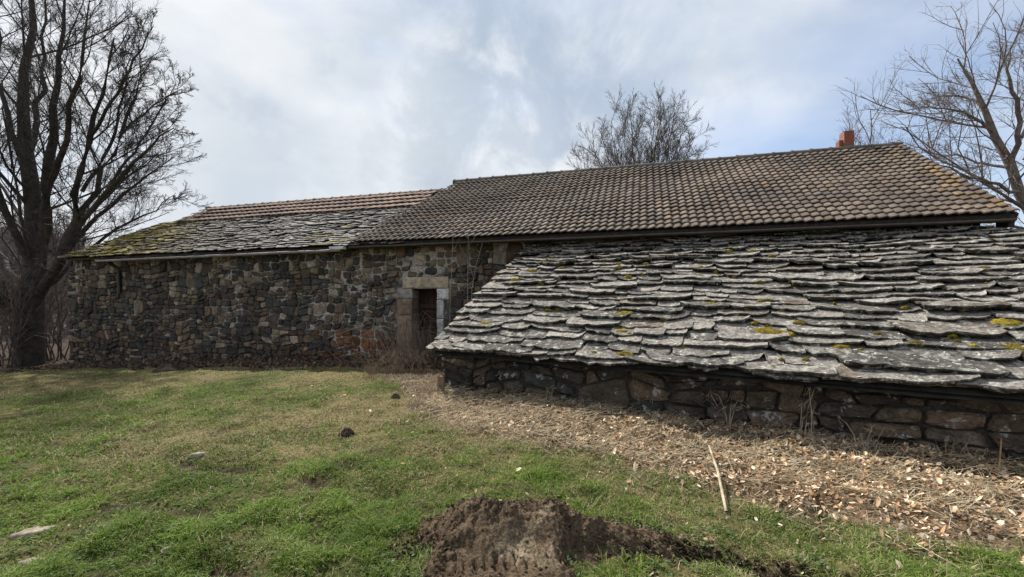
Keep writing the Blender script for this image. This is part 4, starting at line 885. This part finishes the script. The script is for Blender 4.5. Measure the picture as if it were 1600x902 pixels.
for px, py, w, h, lab in MH:
    x0, y0 = gpt(px, py); n = 26; A, B = np.meshgrid(np.linspace(-1, 1, n), np.linspace(-1, 1, n)); r = np.hypot(A, B)
    z = 1.5 * h * np.clip(1 - r ** 2, 0, 1) ** 1.3 * (.6 + .8 * fbm(A * 4 + px, B * 4, 5)) - .03 * sm(.8, 1, r) + (fbm(A * 9 + px, B * 9, 6) - .5) * h * .4
    zz = gz(x0 + A * w, y0 + B * w) - gz(x0, y0); ii = np.arange(n * n).reshape(n, n); q = np.stack([ii[:-1, :-1], ii[:-1, 1:], ii[1:, 1:], ii[1:, :-1]], -1).reshape(-1, 4); q = q[(r.ravel()[q] < 1.1).all(1)]
    o = MB().add(np.stack([A * w, B * w, z + zz + .01], -1).reshape(-1, 3), q, (.05, .036, .028)).build('molehill', m_soil, smooth=True); o.location = (x0, y0, float(gz(x0, y0))); tag(o, lab, 'molehill', 'molehills on the lawn')

# ------------------------------------------------------------ sticks, stake, dead stems, doorway brush
def stem_obj(name, polys, col, label, cat, k=5, group=None, mt=None, kind=None):
    o0 = np.array(polys[0][0][:3]); P = 7; L = []
    for p in polys:
        a = np.array(p, float); t = np.linspace(0, 1, P); tt = np.linspace(0, 1, len(a)); L.append(np.stack([np.interp(t, tt, a[:, j]) for j in range(4)], -1))
    L = np.stack(L); V, q = tubes(L[..., :3], L[..., 3], k); o = MB().add(V - o0, q, col).build(name, mt or m_bark, smooth=True); o.location = o0; return tag(o, label, cat, group, kind)
def G(px, py, dz=0): x, y = gpt(px, py); return x, y, float(gz(x, y)) + dz
a = G(1135, 805, .02); b = G(1108, 712, .10); stem_obj('stick', [[(*a, .012), ((a[0]+b[0])/2+.01, (a[1]+b[1])/2, (a[2]+b[2])/2+.03, .012), (*b, .009)]], (.38, .31, .21), 'long pale stick lying from the leaves onto the grass', 'stick', 7)
a = G(1160, 770, .02); b = G(1135, 722, .09); stem_obj('stick', [[(*a, .004), (*b, .006)]], (.33, .27, .18), 'thin short stick right of the long pale one', 'stick')
a = G(1500, 892, .02); b = G(1432, 860, .03); stem_obj('stick', [[(*a, .003), (*b, .004)]], (.45, .38, .25), 'thin straw-coloured stalk on the grass at lower right', 'stick')
a = G(1560, 755, .02); stem_obj('stick', [[(*a, .008), (a[0] + .3, a[1] + .25, a[2] + .28, .006)]], (.40, .26, .12), 'orange-brown stick leaning up at the right edge of the leaves', 'stick')
# stake by the corner of the lean-to
x, y, z = G(686, 612); x, y = -1.13, 7.1; z = float(gz(x, y)); o = MB(); w = .055
o.add([(-w, -.02, -.1), (w, -.02, -.1), (w, .02, -.1), (-w, .02, -.1), (-w, -.02, .24), (w, -.02, .24), (w, .02, .24), (-w, .02, .24), (0, -.02, .31), (0, .02, .31)], [(0, 1, 5, 4), (2, 3, 7, 6), (1, 2, 6, 5), (3, 0, 4, 7), (4, 5, 8, 8), (6, 7, 9, 9), (5, 6, 9, 8), (7, 4, 8, 9)], (.17, .12, .08))
so2 = o.build('wooden_stake', m_wood); so2.location = (x, y, z); so2.rotation_euler = (0, .05, -.3); tag(so2, 'short pointed wooden stake at the left corner of the lean-to', 'stake')
r_ = np.random.RandomState(70)
def stems(cx, cy, n, spread, h0, h1, lean, rr, r_):
    L = []
    for _ in range(n):
        x, y = cx + r_.randn() * spread, cy + r_.randn() * spread; z = float(gz(x, y)) - .02; h = r_.uniform(h0, h1); a = r_.uniform(0, 6.28); l = lean * h * r_.rand()
        L.append([(x, y, z, rr), (x + math.cos(a) * l * .25, y + math.sin(a) * l * .25, z + h * .5, rr * .8), (x + math.cos(a) * l * .7 + r_.randn() * .02, y + math.sin(a) * l * .7, z + h * .85, rr * .6), (x + math.cos(a) * l * 1.3, y + math.sin(a) * l * 1.3, z + h * r_.uniform(.7, 1.0), rr * .3)])
    return L
# tall saplings in front of the barn wall, right of the doorway
def bp(s, n): return OX + s * DX + n * NX, OY + s * DY + n * NY
for (s, n_, h, ln, lab) in ((-10.05, -.15, 3.2, .05, 'tall thin dead stem right of the doorway, reaching the eave'), (-9.65, -.1, 2.9, .0, 'second tall dead stem, nearer the lean-to roof')):
    x, y = bp(s, n_); z = float(gz(x, y)); L = [[(x, y, z, .012), (x + .01, y, z + h * .4, .011), (x + .02 + ln, y, z + h * .8, .008), (x + .03 + ln, y, z + h, .004)]]
    for _ in range(5):
        f = r_.uniform(.5, .95); a = r_.choice([-1, 1]); L.append([(x + .02, y, z + h * f, .005), (x + .02 + a * .12, y + r_.randn() * .05, z + h * f + .12, .004), (x + .02 + a * .2, y, z + h * f + .32, .002)])
    stem_obj('dead_sapling', L, (.27, .21, .15), lab, 'sapling', 6, 'dead saplings right of the doorway')
x, y = bp(-9.55, -.12); z = float(gz(x, y)); stem_obj('dead_sapling', [[(x, y, z + .0, .008), (x + .02, y, z + 1.6, .008), (x + .10, y, z + 2.1, .006), (x + .26, y, z + 2.65, .004)], [(x + .04, y, z + 1.9, .005), (x - .04, y, z + 2.2, .004), (x - .02, y, z + 2.4, .003)]], (.33, .27, .19), 'forked pale sapling leaning right beside the lean-to roof', 'sapling', 6, 'dead saplings right of the doorway')
# brush in the doorway
L = []
for _ in range(240):
    s, n_ = r_.normal(-11.0, .34), r_.uniform(-.8, .55)
    if n_ > .2 and not (D0 + .05 < s < D1 - .05): n_ = r_.uniform(-.9, .1)
    x, y = bp(s, n_); z = float(gz(x, y)) - .03; h = r_.uniform(.2, 1.25) * math.exp(-((s + 11.05) / .6) ** 2); l1, l2 = r_.randn(2) * .38 * h
    if n_ > .1: l1 *= .3; l2 *= .3
    L.append([(x, y, z, .005), (x + l1 * .4, y + l2 * .3, z + h * .55, .0045), (x + l1, y + l2 * .6, z + h, .0035), (x + l1 * 2.2, y + l2, z + h * r_.uniform(.6, 1.1), .002)])
stem_obj('dead_brush', L, (.25, .19, .15), 'tangle of dead brambles filling the barn doorway', 'brush', 3)
L = stems(*bp(-10.5, -1.6), 170, .42, .15, .6, 1.2, .003, r_)
L = [l for l in L if shed_d(l[0][0], l[0][1]) < 0 or l[0][0] < -1.5]
stem_obj('dead_brush', L, (.24, .165, .11), 'low reddish dead stems left of the lean-to corner', 'brush', 3)
# weeds at the foot of the lean-to wall
WEEDS = [(1140, 668, 9, .45, 'clump of dead weeds with seed heads at the lean-to wall'), (1195, 668, 6, .55, 'tall grey stalks right of the seed-head clump'), (1262, 690, 7, .62, 'tallest dead stalks in front of the lichened wall stone'), (860, 632, 5, .28, 'short dead weeds near the left of the lean-to wall'), (1010, 645, 6, .3, 'small curved dead weeds at the middle of the lean-to wall'), (1350, 712, 6, .3, 'dead stalks sprawling below the right wall stones'), (1500, 725, 7, .3, 'dead stalks sprawling at the far right of the wall')]
for px, py, n, h, lab in WEEDS:
    x, y = gpt(px, py); L = stems(x, y, n, .06, h * .6, h * 1.15, .5, .0055, r_)
    for l in list(L):
        p = l[3]
        for _ in range(2): L.append([(*p[:3], .002), (p[0] + r_.randn() * .03, p[1] + r_.randn() * .03, p[2] + .03, .002), (p[0] + r_.randn() * .05, p[1], p[2] - .03, .0015), (p[0] + r_.randn() * .05, p[1], p[2] - .06, .001)])
    stem_obj('dead_weed', L, (.38, .31, .22), lab, 'weed', 4, 'dead weeds along the lean-to wall')
L = []
for _ in range(4200):      # loose stalks lying over the leaves
    f = r_.rand(); x = lerp(-1.2, 6.2, f); y = F0[1] + FD[1] * (x - F0[0]) / FD[0] - r_.uniform(-.12, 1.7)
    if litter(np.array(x), np.array(y)) < .0: continue
    z = float(gz(x, y)) + .03; a = r_.normal(-.3, .9); l = .06 + .4 * r_.rand() ** 2
    L.append([(x, y, z, .0015), (x + math.cos(a) * l * .5, y + math.sin(a) * l * .5, z + r_.uniform(.0, .07), .002), (x + math.cos(a + .3) * l, y + math.sin(a + .3) * l, z + r_.uniform(-.02, .10), .0012)])
stem_obj('straw_stalks', L, (.52, .43, .29), 'loose straw stalks lying over the fallen leaves', 'straw', 3, kind='stuff')
# pale flat stones in the lawn
for px, py, w, lab in ((55, 826, .11, 'pale flat stone in the grass at lower left'), (48, 872, .06, 'small grey stone below the pale flat one'), (308, 711, .06, 'pale flat stone in the left half of the lawn'), (262, 856, .03, 'tiny white pebble on the lower lawn')):
    x, y = gpt(px, py); n = 12; an = np.arange(n) * 2 * math.pi / n; rr = w * (1 + r_.uniform(-.25, .25, n)); V = np.concatenate([np.stack([rr * np.cos(an), rr * .55 * np.sin(an), np.full(n, -.02)], -1), np.stack([rr * .95 * np.cos(an), rr * .52 * np.sin(an), .012 + r_.uniform(0, .006, n)], -1), np.stack([rr * .6 * np.cos(an), rr * .33 * np.sin(an), .02 + r_.uniform(0, .005, n)], -1), [[0, 0, .022]]])
    q = [(k * n + i, k * n + (i + 1) % n, (k + 1) * n + (i + 1) % n, (k + 1) * n + i) for k in range(2) for i in range(n)]
    m = MB().add(V, q, (.27, .23, .17)); m.addf([(2 * n + i, 2 * n + (i + 1) % n, 3 * n) for i in range(n)]); o = m.build('flat_stone', m_stone, smooth=True); o.location = (x, y, float(gz(x, y)) + .01); o.rotation_euler = (0, 0, .5); tag(o, lab, 'stone', 'stones lying in the lawn')
